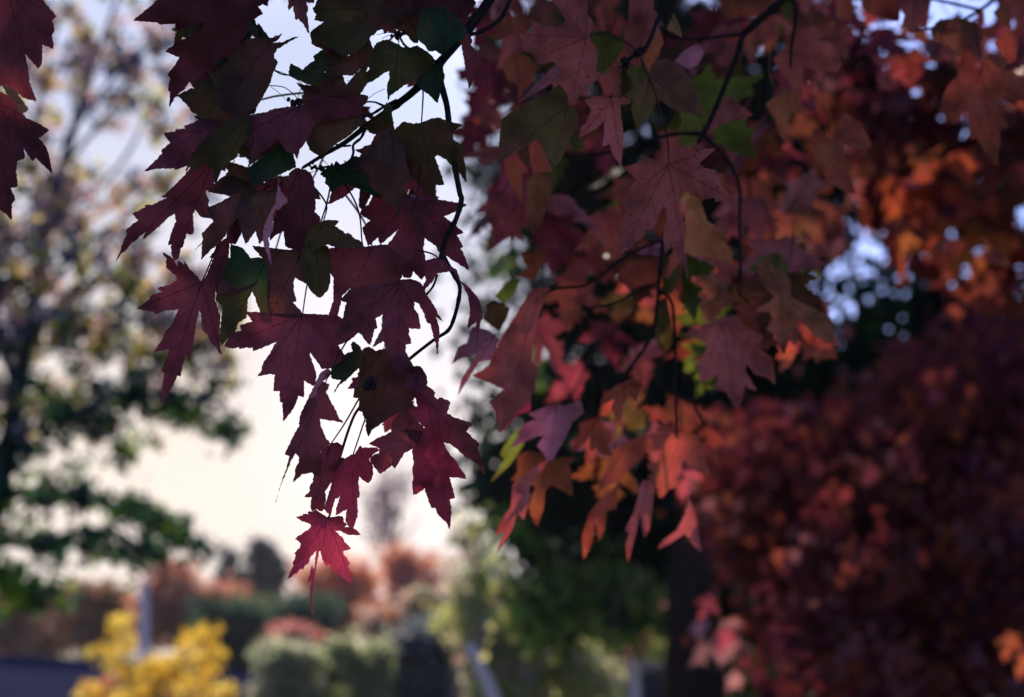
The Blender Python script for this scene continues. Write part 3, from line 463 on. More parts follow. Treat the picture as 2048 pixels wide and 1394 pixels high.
# ================================================================== BOUGH B: the red and orange bough in the middle
B = empty('maple_branch', P(1560, -20, 2.0), 'long maple branch with rose, orange and olive leaves, slightly out of focus', 'branch', 'maple branches hanging from above')
CUR = B
twig(B, 'E:1240,-60 E:1195,0 E:1130,130 E:1070,270 E:1010,325 E:930,385', (1.68, 1.6), 9, 7, 11)
buds(B, 'E:1012,322', 1.61, 6, 12, 4); buds(B, 'E:930,388', 1.61, 5, 10, 5)
twig(B, 'D:420,-60 D:370,-10 D:290,60 D:220,120 D:130,200 E:1660,220 E:1620,350 E:1560,500 E:1470,720 E:1415,830 E:1380,890', (1.95, 1.9), 17, 8, 12)
twig(B, 'E:1640,215 E:1520,225 E:1400,242 E:1250,230 E:1140,160', (1.95, 1.9), 7, 5, 13)
twig(B, 'D:395,-30 D:440,70 D:425,200 D:410,300 D:405,430', (1.95, 1.9), 8, 5, 14)
twig(B, 'E:1410,830 E:1250,830 E:1080,870 E:920,930 E:650,970', (1.92, 1.95), 8, 5, 15)
twig(B, 'E:1415,835 E:1520,940 E:1600,1050 E:1640,1180 E:1640,1390 E:1650,1800', (1.92, 2.0), 8, 5, 16)
twig(B, 'F:1180,240 F:940,345 F:700,520 F:500,550 F:370,620', 2.0, 6, 5, 17)
twig(B, 'F:1170,200 F:1140,500 F:1130,640 F:1090,850 F:950,1050 F:800,1250 F:700,1360', (2.0, 2.05), 8, 5, 18)
twig(B, 'F:1140,560 F:1220,640 F:1240,900 F:1245,1200 F:1250,1480', (2.0, 2.05), 7, 5, 19)
twig(B, 'F:1245,1030 F:1330,1150 F:1370,1290 F:1420,1394', 2.05, 6, 4, 20)
twig(B, 'F:1130,510 F:1000,570 F:860,640 F:650,680', 2.02, 5, 4, 21)
twig(B, 'F:1640,420 F:1630,560 F:1700,640', 2.02, 5, 4, 22)
nl('rose', 1.57, 'E:1200,1018', 'E:1200,1015 E:1120,990 E:1040,965 E:1035,1000 E:920,1040 E:980,1090 E:1000,1120 E:960,1160 E:920,1230 E:905,1260 E:940,1290 E:915,1370 F:915,130 F:905,330 F:960,300 F:1000,260 F:1040,230 F:1065,185 F:1085,190 F:1120,150 F:1150,60 F:1170,30 F:1190,70 F:1185,130 F:1165,230 F:1180,330 F:1205,300 F:1220,250 F:1240,290 F:1270,380 F:1300,420 F:1320,490 F:1315,400 F:1310,350 F:1290,320 F:1310,180 F:1290,130 F:1270,60 E:1275,1190 E:1330,1190 E:1400,1240 E:1480,1225 E:1490,1250 E:1590,1235 E:1560,1180 E:1530,1150 E:1510,1100 E:1480,1090 E:1500,1060 E:1420,1040 E:1390,1010 E:1490,920 E:1400,925 E:1380,940 E:1330,930 E:1320,900 E:1295,905 E:1240,950 E:1245,985',
   pet='E:1200,950 E:1180,800 E:1110,560 E:1050,420 E:1020,340')
nl('rose', 1.66, 'E:690,235', 'E:355,130 E:420,160 E:540,170 E:560,120 E:530,60 E:480,0 E:440,-60 E:700,-60 E:690,80 E:730,130 E:720,180 E:700,260 E:755,330 E:740,400 E:760,490 E:690,560 E:590,640 E:580,560 E:520,530 E:470,500 E:550,430 E:480,380 E:400,400 E:370,340 E:290,310 E:300,250 E:270,210 E:360,200', pet='E:790,205 E:860,215 E:1000,310')
nl('rose', 1.72, 'E:1010,360', 'E:960,-60 E:1110,-60 E:1105,60 E:1135,90 E:1110,160 E:1100,200 E:1060,270 E:1040,360 E:1010,420 E:960,380 E:930,250 E:920,180 E:950,130')
nl('olive', 1.60, 'E:575,650', 'E:165,740 E:260,670 E:350,620 E:460,580 E:520,520 E:570,580 E:575,640 E:640,700 E:640,800 E:590,850 E:560,930 E:520,1010 E:490,1030 E:440,930 E:380,860 E:290,920 E:210,970 E:140,1010 E:150,900', pet='E:720,520 E:820,450 E:910,395', petmat=PETL)
nl('rose', 1.62, 'E:850,615', 'E:680,620 E:750,590 E:850,610 E:900,600 E:970,610 E:960,640 E:900,650 E:905,720 E:920,850 E:905,1030 E:850,950 E:835,890 E:790,910 E:800,830 E:800,740 E:760,790 E:640,860 E:650,800 E:690,760 E:720,680', pet='E:885,520 E:905,420', petmat=PETL)
nl('olive', 1.615, 'E:1090,470', 'E:930,590 E:960,560 E:1080,470 E:1100,390 E:1190,360 E:1260,400 E:1340,490 E:1355,560 E:1390,610 E:1410,730 E:1330,700 E:1270,690 E:1200,660 E:1150,620 E:1120,640 E:1060,720 E:1000,800 E:970,680 E:980,620', pet='E:1040,380', petmat=PETL)
nl('orange', 1.80, 'E:1120,170', 'E:1040,370 E:1140,180 E:1170,260 E:1130,350 E:1080,450 E:1050,420')
nl('rose', 1.95, 'E:1420,860', 'E:1440,840 E:1440,760 E:1500,690 E:1590,600 E:1620,650 E:1690,690 E:1590,740 E:1500,790')
nl('coral', 1.95, 'D:0,760', 'D:-60,780 D:0,600 D:45,600 D:60,640 D:110,660 D:170,710 D:90,750 D:50,740 D:0,760')
nl('tan', 1.7, 'E:1230,90', 'E:1190,180 E:1230,90 E:1270,160 E:1285,235 E:1230,200')
nl('mauve', 1.9, 'E:1400,280', 'E:1240,380 E:1300,310 E:1380,270 E:1420,330 E:1380,400 E:1320,430')
nl('orange', 1.9, 'E:260,330', 'E:165,400 E:240,320 E:330,350 E:380,420 E:370,500 E:300,560 E:275,620 E:260,520 E:200,490')
nl('lime', 1.76, 'E:720,200', 'E:700,200 E:790,190 E:900,240 E:915,150 E:930,250 E:900,330 E:850,400 E:790,460 E:750,440 E:760,330')
nl('mauve', 1.8, 'E:560,400', 'E:260,640 E:330,570 E:480,420 E:560,400 E:500,500 E:400,560')
nl('coral', 1.9, 'E:300,940', 'E:180,960 E:250,940 E:330,1060 E:290,1080 E:290,1250 E:220,1150 E:190,1060')
nl('coral', 1.85, 'E:390,860', 'E:330,900 E:390,860 E:430,950 E:480,1060 E:360,1070 E:340,960')
nl('orange', 1.95, 'E:390,1080', 'E:320,1120 E:390,1070 E:470,1080 E:470,1260 E:430,1300 E:380,1450 E:320,1394')
nl('gold', 1.85, 'F:1330,20', 'F:1310,0 F:1360,-30 F:1400,10 F:1440,130 F:1500,170 F:1560,210 F:1545,250 F:1600,330 F:1590,395 F:1490,370 F:1400,350 F:1330,340 F:1220,270 F:1260,200 F:1300,150', tilt=(-.3, .2))
nl('coral', 2.05, 'F:1130,400', 'F:900,430 F:960,370 F:1140,360 F:1130,440 F:1135,500 F:1050,520 F:970,550 F:880,500')
nl('olive', 1.98, 'G:810,565', 'G:650,690 G:700,650 G:740,630 G:770,600 G:730,560 G:680,490 G:660,400 G:720,360 G:800,340 G:820,440 G:870,500 G:870,600 G:940,640 G:1040,680 G:1110,720 G:1130,790 G:1185,915 G:1100,890 G:1020,840 G:950,760 G:910,720 G:900,820 G:860,870 G:830,960 G:790,880 G:770,830 G:720,805 G:760,740 G:740,690', pet='G:760,480 G:720,400', petmat=PETL)
NL[-1].data.materials[0] = LM['orange']
nl('lime', 1.99, 'G:790,360', 'G:600,440 G:680,360 G:780,320 G:860,400 G:830,520 G:760,500 G:700,440')
nl('rose', 2.0, 'G:450,760', 'G:340,770 G:400,740 G:540,710 G:580,790 G:700,840 G:680,880 G:640,900 G:760,980 G:775,1140 G:720,1100 G:650,1080 G:600,1010 G:590,1060 G:660,1180 G:620,1170 G:590,1140 G:570,1240 G:540,1300 G:500,1240 G:470,1190 G:400,1170 G:440,1060 G:400,1100 G:320,1130 G:290,1030 G:330,960 G:360,900 G:300,860 G:220,840 G:260,780', pet='G:430,700')
nl('olive', 2.02, 'G:80,620', 'G:30,650 G:100,600 G:130,760 G:140,880 G:100,950 G:50,900 G:20,790')
nl('orange', 2.02, 'G:430,580', 'G:345,640 G:430,570 G:470,590 G:450,680 G:400,740 G:355,750')
nl('orange', 2.03, 'G:550,500', 'G:500,590 G:550,490 G:590,560 G:600,670 G:540,640')
nl('mauve', 2.0, 'H:725,190', 'H:550,245 H:620,210 H:725,180 H:780,190 H:870,160 H:890,230 H:820,290 H:800,340 H:770,400 H:740,450 H:700,520 H:670,540 H:640,480 H:600,440 H:650,370 H:600,380 H:440,450 H:480,380 H:510,310 H:600,270')
nl('lime', 2.1, 'H:500,320', 'H:500,320 H:430,390 H:370,490 H:400,520 H:310,670 H:430,560 H:520,430')
nl('orange', 2.12, 'H:660,520', 'H:440,650 H:480,600 H:480,500 H:540,470 H:640,480 H:680,520 H:840,510 H:800,560 H:815,620 H:820,750 H:750,710 H:690,680 H:650,720 H:640,830 H:600,940 H:570,880 H:550,820 H:590,690 H:520,660')
nl('coral', 2.05, 'H:960,290', 'H:860,300 H:960,260 H:1000,300 H:1060,350 H:1070,400 H:1040,440 H:1070,500 H:1000,490 H:960,450 H:930,480 H:930,380 H:880,440 H:815,480 H:840,400 H:870,360')
nl('coral', 2.0, 'H:1150,60', 'H:1000,150 H:1100,60 H:1200,20 H:1260,60 H:1230,110 H:1220,170 H:1170,130 H:1130,200 H:1130,320 H:1100,300 H:1060,200 H:1080,150 H:1000,190', pet='H:1180,0')
nl('rose', 2.0, 'H:660,540', 'H:680,510 H:640,580 H:570,640 H:550,720 H:560,740 H:520,900 H:480,850 H:470,880 H:440,970 H:350,1110 H:400,970 H:340,990 H:380,900 H:440,820 H:450,680 H:520,620 H:600,560')
nl('coral', 2.1, 'H:1090,690', 'H:1080,700 H:1110,650 H:1090,830 H:1030,830 H:1020,950 H:985,1030 H:960,900 H:940,1050 H:890,1140 H:880,1000 H:930,850 H:1000,760')
nl('rose', 2.1, 'H:1290,650', 'H:1250,660 H:1330,640 H:1320,780 H:1300,950 H:1265,1010 H:1240,850 H:1220,950 H:1165,1160 H:1150,1060 H:1170,980 H:1145,960 H:1200,860 H:1230,750')
nl('rose', 2.15, 'H:1545,770', 'H:1540,760 H:1580,850 H:1620,1100 H:1560,1040 H:1520,980 H:1430,1040 H:1350,1080 H:1380,1030 H:1470,960 H:1520,860')
nl('coral', 2.1, 'H:1150,440', 'H:1060,460 H:1150,430 H:1260,440 H:1270,500 H:1200,560 H:1140,620 H:1110,660 H:1040,680 H:980,720 H:1000,640 H:1050,560')
nl('crimson', 1.9, 'H:450,0', 'H:310,180 H:410,90 H:330,60 H:200,0 H:380,-80 H:560,-40 H:600,80 H:560,110 H:560,220 H:480,250 H:430,310 H:370,360 H:350,230')
nl('mauve', 1.86, 'B:1090,800', 'B:845,970 B:880,880 B:930,850 B:960,760 B:1050,780 B:1110,830 B:1060,950 B:1000,960 B:920,1080 B:880,1145 B:900,1060 B:985,915 B:900,940')
nl('olive', 1.95, 'B:1110,630', 'B:1030,640 B:1080,610 B:1170,660 B:1150,720 B:1110,790 B:1070,760 B:1020,720 B:1045,670')
nl('lime', 2.0, 'B:1200,510', 'B:1090,590 B:1150,510 B:1230,500 B:1200,570 B:1140,630')
nl('wine', 2.0, 'B:1200,80', 'B:1060,340 B:1110,240 B:1090,220 B:1150,190 B:1130,130 B:1200,70 B:1250,80 B:1200,230')
nl('orange', 2.05, 'B:1320,80', 'B:1260,80 B:1394,60 B:1340,180 B:1300,250 B:1260,150')
nl('orange', 2.0, 'B:1300,350', 'B:1200,480 B:1270,440 B:1230,350 B:1330,330 B:1394,360 B:1350,420 B:1300,500')
nl('rose', 1.88, 'B:1330,590', 'B:970,1040 B:1050,980 B:1110,840 B:1200,700 B:1290,560 B:1394,540 B:1330,700 B:1300,850 B:1290,950 B:1330,1000 B:1280,1180 B:1210,1240 B:1160,1290 B:1110,1360 B:1100,1210 B:1055,1190 B:1150,1100 B:1080,1080')
# further leaves of this bough, behind the first ones
wr = random.Random(77)
def wild(parent, n, region, dr, kinds, size, rn, accept=None, **k):
    c = 0
    while c < n:
        px = rn.uniform(region[0], region[2]); py = rn.uniform(region[1], region[3])
        if accept and not accept(px, py): continue
        kd = rn.choice(kinds); d = rn.uniform(*dr)
        wild_leaf(parent, kd, P(px, py, d), rn.uniform(*size), rn.gauss(0, R(32)), rn.gauss(R(12), R(28)), rn.gauss(0, R(38)), rn.randrange(10 ** 6), **k); c += 1
REGB = [(960, 0), (1560, 0), (1600, 300), (1640, 600), (1560, 760), (1440, 900), (1400, 1000), (1180, 960), (1000, 860), (1060, 640), (1080, 520), (1000, 420), (930, 200)]
wild(B, 46, (930, -60, 1640, 960), (2.0, 2.9), ['coral', 'orange', 'rose', 'wine', 'coral', 'olive', 'rose', 'wine', 'brown', 'lime'], (0.085, 0.125), wr, lambda x, y: inside((x, y + 60), REGB) and not (x < 1060 and 400 < y < 1000))
Db = empty('maple_branch', P(1300, -60, 2.6), 'farther maple branch behind the olive and rose leaves, clearly blurred, mixed coral and olive', 'branch', 'maple branches hanging from above')
for s_, a_, b_ in (('P:1300,-80 P:1330,60 P:1300,220 P:1320,420 P:1270,620 P:1290,820', 9, 4), ('P:1330,60 P:1440,200 P:1500,380 P:1490,560', 7, 4), ('P:1300,220 P:1180,330 P:1100,480 P:1080,640', 7, 4), ('P:1270,620 P:1180,720 P:1120,850', 5, 4), ('P:1300,760 P:1400,820 P:1440,920', 5, 4)): twig(Db, s_, (2.6, 2.9), a_, b_, 40)
wild(Db, 70, (930, -60, 1640, 980), (2.5, 3.3), ['coral', 'orange', 'rose', 'olive', 'coral', 'olive', 'rose', 'wine', 'lime', 'brown', 'mauve', 'wine'], (0.085, 0.12), wr, lambda x, y: inside((x, y + 30), REGB) and not (x < 1110 and 360 < y < 1000), veins=0)
wild(Db, 16, (905, -40, 1050, 440), (2.2, 2.9), ['wine', 'brown', 'coral', 'wine', 'rose', 'olive'], (0.075, 0.105), wr, lambda x, y: x > 960 - .1 * y, veins=0)
# ================================================================== BOUGH C: red leaves at the upper right
Cb = empty('maple_branch', P(1900, -60, 2.2), 'maple branch at the upper right with a large coral leaf beside blue gaps', 'branch', 'maple branches hanging from above')
CUR = Cb
twig(Cb, 'P:2150,-120 P:2040,-40 P:1960,20 P:1900,50 P:1830,60', (2.3, 2.1), 10, 5, 31)
twig(Cb, 'P:1960,20 P:1830,-10 P:1720,-30', (2.25, 2.2), 7, 5, 32)
nl('coral', 2.0, 'D:1585,465', 'D:1580,470 D:1550,400 D:1540,330 D:1510,260 D:1470,290 D:1460,380 D:1440,470 D:1380,530 D:1365,560 D:1340,610 D:1345,640 D:1325,690 D:1350,700 D:1365,745 D:1440,770 D:1450,730 D:1480,680 D:1500,680 D:1510,790 D:1520,865 D:1555,855 D:1600,920 D:1640,990 D:1695,1030 D:1690,960 D:1705,890 D:1700,800 D:1755,790 D:1725,720 D:1700,680 D:1690,620 D:1720,610 D:1800,655 D:1815,620 D:1900,640 D:1920,500 D:1810,460 D:1740,430 D:1750,370 D:1680,330 D:1620,350 D:1600,420', pet='D:1575,340 D:1565,260 D:1540,120')
nl('coral', 2.1, 'D:1720,210', 'D:1665,275 D:1720,210 D:1800,190 D:1815,250 D:1800,370 D:1760,400 D:1700,320')
nl('coral', 2.1, 'D:655,850', 'D:540,800 D:610,810 D:645,850 D:660,870 D:680,780 D:740,700 D:790,730 D:850,760 D:860,800 D:900,870 D:910,900 D:860,920 D:790,930 D:760,905 D:725,900 D:745,970 D:795,1050 D:765,1060 D:785,1120 D:810,1205 D:760,1190 D:700,1160 D:660,1120 D:640,1070 D:600,1020 D:565,980 D:555,920', pet='D:640,760 D:600,640')
nl('rose', 2.1, 'D:420,330', 'D:430,190 D:560,160 D:680,130 D:660,200 D:560,250 D:640,260 D:700,300 D:720,400 D:700,440 D:600,450 D:520,420 D:490,400 D:480,480 D:480,600 D:440,560 D:380,500 D:350,440 D:310,390 D:300,360 D:400,280')
nl('orange', 2.05, 'D:390,560', 'D:330,600 D:380,545 D:440,570 D:495,720 D:410,680 D:400,760 D:385,820 D:390,910 D:340,840 D:310,740 D:250,650 D:290,610', pet='D:330,560 D:280,470 D:280,270', petmat=PETL)
nl('rose', 2.15, 'D:1180,0', 'D:1070,-60 D:1290,-60 D:1260,90 D:1250,170 D:1210,160 D:1200,195 D:1145,215 D:1130,160 D:1090,180 D:1110,90 D:1060,30', pet='D:1220,180 D:1240,300 D:1290,360', petmat=PETL)
nl('coral', 2.2, 'D:950,-40', 'D:830,-60 D:1090,-60 D:1080,130 D:1030,135 D:980,100 D:900,90 D:850,40')
nl('coral', 2.2, 'D:740,-40', 'D:690,-60 D:800,-60 D:780,130 D:740,130 D:690,100')
nl('brown', 2.1, 'D:1480,110', 'D:1270,180 D:1330,120 D:1480,110 D:1580,160 D:1600,240 D:1540,330 D:1450,350 D:1380,280 D:1300,260')
nl('orange', 2.2, 'D:1720,10', 'D:1660,80 D:1720,10 D:1760,50 D:1775,175 D:1710,150')
nl('coral', 2.3, 'D:1580,60', 'D:1560,60 D:1600,40 D:1610,150 D:1570,160')
nl('lime', 2.0, 'D:380,-20', 'D:330,-30 D:400,-40 D:415,60 D:400,140 D:360,90')
nl('coral', 2.2, 'D:200,30', 'D:-40,-40 D:330,-60 D:300,20 D:220,60 D:270,130 D:180,110 D:100,90 D:20,130 D:-30,60')
wild(Cb, 26, (1480, -60, 2080, 420), (2.6, 3.6), ['coral', 'rose', 'wine', 'darkred', 'coral', 'orange'], (0.085, 0.12), wr, lambda x, y: y < 60 + (x - 1480) * .25)
def ragged(bls, seed, k=6, off=.75, r0=.3, r1=.6):
    rr = random.Random(seed); sub = []
    for bx, by, rx, ry, n in bls:
        for _ in range(k): sub.append((bx + rr.uniform(-off, off) * rx, by + rr.uniform(-off, off) * ry, rx * rr.uniform(r0, r1), ry * rr.uniform(r0, r1), n // k + 1))
    return sub
CROWN_Y = crown_mat('thin sunlit foliage', 0.62)
# ================================================================== background trees
SHAPE = np.array([(0, 0), (.35, .12), (.28, .45), (.5, .6), (.18, .7), (0, 1.05), (-.18, .7), (-.5, .6), (-.28, .45), (-.35, .12)])
SHAPE6 = np.array([(0, 0), (.3, .25), (.36, .62), (0, 1), (-.36, .62), (-.3, .25)])
def foliage(name, parent, blobs, seed, mat=None, detail=False, hang=0.3, kind=None):
    """blobs: (px,py,rx,ry,dist,depth,n_leaves,leaf_size,palette,clump_radius_m). One mesh of leaf shaped faces."""
    g = np.random.default_rng(seed); sh = SHAPE if detail else SHAPE6; k = len(sh); VV = []; CC = []
    for (px, py, rx, ry, Y, dep, n, sz, pal, cr_) in blobs:
        c = np.array(G(px, py, Y)); sx_ = rx / F * Y; sz_ = ry / F * Y
        nc = max(1, int(n / 22)); u = g.normal(size=(nc, 3)); u /= np.linalg.norm(u, axis=1)[:, None]; u *= (g.random((nc, 1)) ** 0.45)
        cc = c + u * np.array([sx_, dep, sz_]); idx = g.integers(0, nc, n)
        p = cc[idx] + g.normal(size=(n, 3)) * cr_
        pal_ = np.array(pal, dtype=float); pi = g.integers(0, len(pal_), nc)[idx]; sw = g.random(n) < 0.25; pi[sw] = g.integers(0, len(pal_), sw.sum())
        col = pal_[pi] * (0.75 + 0.5 * g.random((n, 1)))
        s = sz * (0.7 + 0.6 * g.random(n))
        d = g.normal(size=(n, 3)); d[:, 2] -= hang * 3; d /= np.linalg.norm(d, axis=1)[:, None]
        a = np.cross(d, g.normal(size=(n, 3))); a /= np.linalg.norm(a, axis=1)[:, None]; nn = np.cross(d, a)
        v = p[:, None, :] + (a[:, None, :] * sh[None, :, 0, None] + d[:, None, :] * sh[None, :, 1, None] + nn[:, None, :] * (np.abs(sh[None, :, 0, None]) * 0.5 - 0.25 * sh[None, :, 1, None] ** 2)) * s[:, None, None]
        VV.append(v.reshape(-1, 3)); CC.append(np.repeat(col, k, axis=0))
    V = np.concatenate(VV); Cc = np.concatenate(CC); o0 = np.array(wloc(parent)) if parent is not None else np.zeros(3); V = V - o0
    nv = len(V); nf = nv // k; me = bpy.data.meshes.new(name); me.vertices.add(nv); me.vertices.foreach_set('co', V.astype(np.float32).ravel())
    me.loops.add(nv); me.loops.foreach_set('vertex_index', np.arange(nv, dtype=np.int32)); me.polygons.add(nf)
    me.polygons.foreach_set('loop_start', np.arange(0, nv, k, dtype=np.int32)); me.polygons.foreach_set('loop_total', np.full(nf, k, dtype=np.int32))
    at = me.attributes.new('tint', 'FLOAT_COLOR', 'POINT'); at.data.foreach_set('color', np.concatenate([Cc, np.ones((nv, 1))], axis=1).astype(np.float32).ravel())
    me.materials.append(mat or CROWN); me.update(calc_edges=True)
    o = link(name, me, parent); 
    if kind: o['kind'] = kind
    return o
def limb(parent, pts, r0, r1, mat=TRUNK, name='trunk', seed=1, sides=10):
    mb = MB(); mb.tube(pts, r0, r1, sides, 5, 0.15, seed); return mb.build(name, mat, parent)
def glimb(parent, s, Y, w0, w1, mat=TRUNK, name='branch', seed=1):
    return limb(parent, [G(x, y, Y + dz) for x, y, dz in s], w0 / 2 * Y / F, w1 / 2 * Y / F, mat, name, seed)
GRN = [(.035, .10, .02), (.07, .15, .03), (.022, .07, .035), (.13, .20, .03), (.02, .05, .06)]
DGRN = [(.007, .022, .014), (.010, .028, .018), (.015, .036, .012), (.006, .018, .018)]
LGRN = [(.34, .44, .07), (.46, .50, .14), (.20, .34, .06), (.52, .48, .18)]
PALE = [(.62, .56, .38), (.70, .58, .46), (.44, .46, .28), (.66, .48, .42)]
ORG = [(.78, .30, .14), (.80, .40, .22), (.66, .26, .18), (.78, .42, .32)]
BRN = [(.34, .16, .13), (.44, .22, .13), (.28, .15, .17), (.50, .30, .16)]
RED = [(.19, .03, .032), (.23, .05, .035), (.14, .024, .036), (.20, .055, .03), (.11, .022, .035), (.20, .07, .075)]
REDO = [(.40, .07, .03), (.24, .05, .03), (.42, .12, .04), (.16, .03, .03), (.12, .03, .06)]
YEL = [(.90, .66, .07), (.95, .72, .12), (.84, .54, .05), (.88, .70, .18)]
AUT = [(.72, .55, .14), (.80, .50, .48), (.80, .48, .34), (.20, .22, .10), (.78, .58, .62), (.08, .09, .20), (.14, .15, .30), (.05, .07, .12), (.60, .42, .50), (.70, .60, .10), (.40, .48, .10), (.05, .07, .16), (.08, .10, .18)]  # dark blue entries paint in the leaves seen as silhouettes
LGN = [(.02, .07, .05), (.03, .10, .03), (.14, .22, .03), (.02, .045, .06), (.05, .12, .05)]
BLU = [(.05, .08, .085), (.07, .10, .11), (.04, .065, .075)]
# --- thin autumn tree on the left
LT = empty('autumn_tree', G(-60, 1394, 12), 'blurred tall tree on the left with sparse pinkish yellow upper leaves and green lower boughs', 'tree')
LT.location.z = 0
glimb(LT, [(-75, 1900, 0), (-70, 1300, 0), (-20, 1050, 0), (15, 900, 0), (45, 730, 0), (70, 600, 0), (100, 430, .2), (150, 250, .3), (195, 110, .5), (250, -40, .6)], 12, 58, 7, GREYBARK, 'trunk', 1)
for i, (s, w) in enumerate([
    ([(40, 740, 0), (90, 640, .2), (160, 560, .3), (240, 440, .4), (330, 360, .5), (400, 330, .6)], 14),
    ([(100, 430, .2), (60, 300, 0), (90, 160, -.2), (120, 20, -.3)], 12), ([(100, 420, .2), (190, 380, .2), (260, 300, .4), (300, 200, .4)], 10),
    ([(20, 880, 0), (130, 830, -.3), (260, 790, -.5), (380, 790, -.7), (470, 830, -.8)], 14), ([(0, 980, 0), (110, 1000, .3), (230, 1010, .4), (330, 1040, .4), (380, 1080, .4)], 16),
    ([(-30, 1090, 0), (100, 1080, -.5), (220, 1060, -.6), (320, 1120, -.6)], 14), ([(60, 600, 0), (0, 480, .2), (-30, 300, .3)], 12), ([(50, 700, 0), (150, 680, .2), (280, 640, .2), (360, 560, .2)], 9),
    ([(120, 340, .2), (220, 220, .2), (300, 80, .3)], 9), ([(-40, 1150, 0), (40, 1180, -.4), (130, 1190, -.4)], 12), ([(70, 600, 0), (180, 480, .3), (280, 420, .4), (360, 350, .5)], 13), ([(-30, 760, 0), (20, 640, .3), (120, 560, .5), (230, 500, .6)], 12), ([(30, 780, 0), (-10, 600, .3), (10, 420, .4), (-20, 250, .4)], 14), ([(150, 250, .3), (230, 150, .4), (330, 40, .6)], 9)]):
    glimb(LT, s, 12, w * 1.35, 4, GREYBARK, 'branch', i + 3)
bl = []
g0 = random.Random(5)
for (x0, y0, x1, y1, n, pal, cr_, m) in [(-60, -40, 430, 380, 150, AUT, .04, 48), (-60, 380, 390, 560, 96, AUT, .04, 48), (-60, 560, 480, 760, 96, AUT + LGN, .04, 50), (-60, 740, 480, 880, 42, LGN + LGN + AUT, .045, 50)]:
    for i in range(n):
        x, y = g0.uniform(x0, x1), g0.uniform(y0, y1)
        if math.hypot(x - 230, (y - 300)) < 80 or (x > 300 and y > 420 and y < 520): continue
        bl.append((x, y, g0.uniform(20, 46), g0.uniform(14, 34), 12, .7, m, .058, pal, cr_))
for (x, y, rx, ry, n) in [(60, 800, 60, 30, 90), (170, 830, 70, 24, 150), (270, 790, 60, 22, 130), (360, 810, 60, 24, 130), (440, 850, 40, 22, 90), (430, 790, 30, 14, 40),
        (40, 990, 60, 30, 160), (150, 990, 60, 34, 180), (250, 1010, 60, 24, 150), (330, 1050, 50, 22, 130), (370, 1085, 30, 16, 70), (60, 1090, 80, 30, 200), (190, 1080, 60, 26, 130),
        (280, 1110, 36, 30, 130), (10, 1150, 60, 30, 170), (60, 1180, 60, 24, 150), (110, 900, 40, 18, 50), (220, 900, 50, 16, 50), (20, 560, 50, 70, 110), (60, 680, 50, 40, 100), (180, 650, 60, 30, 80), (290, 620, 40, 24, 50), (330, 700, 60, 20, 60), (30, 900, 40, 40, 110)]:
    bl.append((x, y, rx, ry, 12, .8, int(n * 1.6), .075, LGN if y > 740 else LGN + AUT, .06))
bl.append((12, 1190, 26, 40, 11.5, .3, 110, .07, [(.16, .30, .03), (.22, .36, .04)], .09))
foliage('crown', LT, bl, 11, crown_mat('airy foliage', .6))
# --- big dark green tree in the middle
DT = empty('broadleaf_tree', (G(1390, 1394, 15).x, 15, 0), 'large dark green tree with two dark trunks, coloured as if sunlit at its lower left', 'tree')
glimb(DT, [(1380, 1760, -2.6), (1380, 1380, -2.6), (1378, 1200, -2.4), (1385, 1080, -1.8), (1400, 820, 0), (1380, 560, 0), (1390, 300, 0)], 15, 92, 40, TRUNK, 'trunk', 5)
glimb(DT, [(1432, 1760, -2.5), (1428, 1380, -2.5), (1412, 1250, -2.4), (1395, 1150, -2.2)], 15, 46, 34, TRUNK, 'trunk', 6)
for i, (s, w) in enumerate([([(1395, 1130, 0), (1300, 1060, .3), (1180, 1020, .5), (1060, 1040, .5)], 26), ([(1400, 900, 0), (1560, 760, .4), (1760, 640, .6), (1960, 600, .8)], 30), ([(1390, 760, 0), (1240, 640, .3), (1100, 620, .3), (980, 650, .2)], 26),
        ([(1385, 560, 0), (1250, 400, .2), (1060, 300, .3)], 22), ([(1385, 560, 0), (1540, 420, .2), (1700, 340, .4)], 22), ([(1395, 1000, 0), (1230, 900, -.2), (1080, 880, -.3), (950, 920, -.4)], 22)]):
    glimb(DT, s, 15, w, 6, TRUNK, 'branch', i + 8)
bl = []
for (x, y, rx, ry, n) in [(1100, 120, 130, 110, 900), (1300, 120, 180, 130, 1500), (1530, 160, 170, 140, 1300), (1180, 350, 170, 120, 1400), (1420, 380, 190, 150, 2000), (1600, 360, 130, 110, 900), (1110, 560, 70, 60, 200), (1250, 600, 150, 110, 1500),
        (1470, 640, 150, 120, 1700), (1600, 480, 80, 60, 420), (1640, 780, 130, 70, 1100), (1550, 760, 100, 90, 900), (1790, 590, 100, 22, 300), (1900, 640, 80, 50, 500), (1870, 700, 90, 30, 450), (1900, 400, 140, 60, 500), (1250, 850, 160, 120, 1900), (1420, 920, 150, 120, 1700),
        (1120, 800, 80, 60, 420), (1060, 920, 70, 50, 380), (1150, 1000, 110, 70, 1100), (1000, 980, 60, 30, 200), (1300, 1040, 150, 80, 1300), (1180, 1110, 130, 50, 800), (980, 700, 50, 14, 60), (960, 790, 45, 12, 50), (980, 560, 60, 12, 50), (1020, 450, 60, 24, 80),
        (1500, 1120, 120, 90, 1000), (1540, 1220, 100, 40, 400), (1000, 300, 60, 40, 120)]:
    bl.append((x, y, rx, ry, 15, 1.6, int(n * 1.5), .15, DGRN, .20))
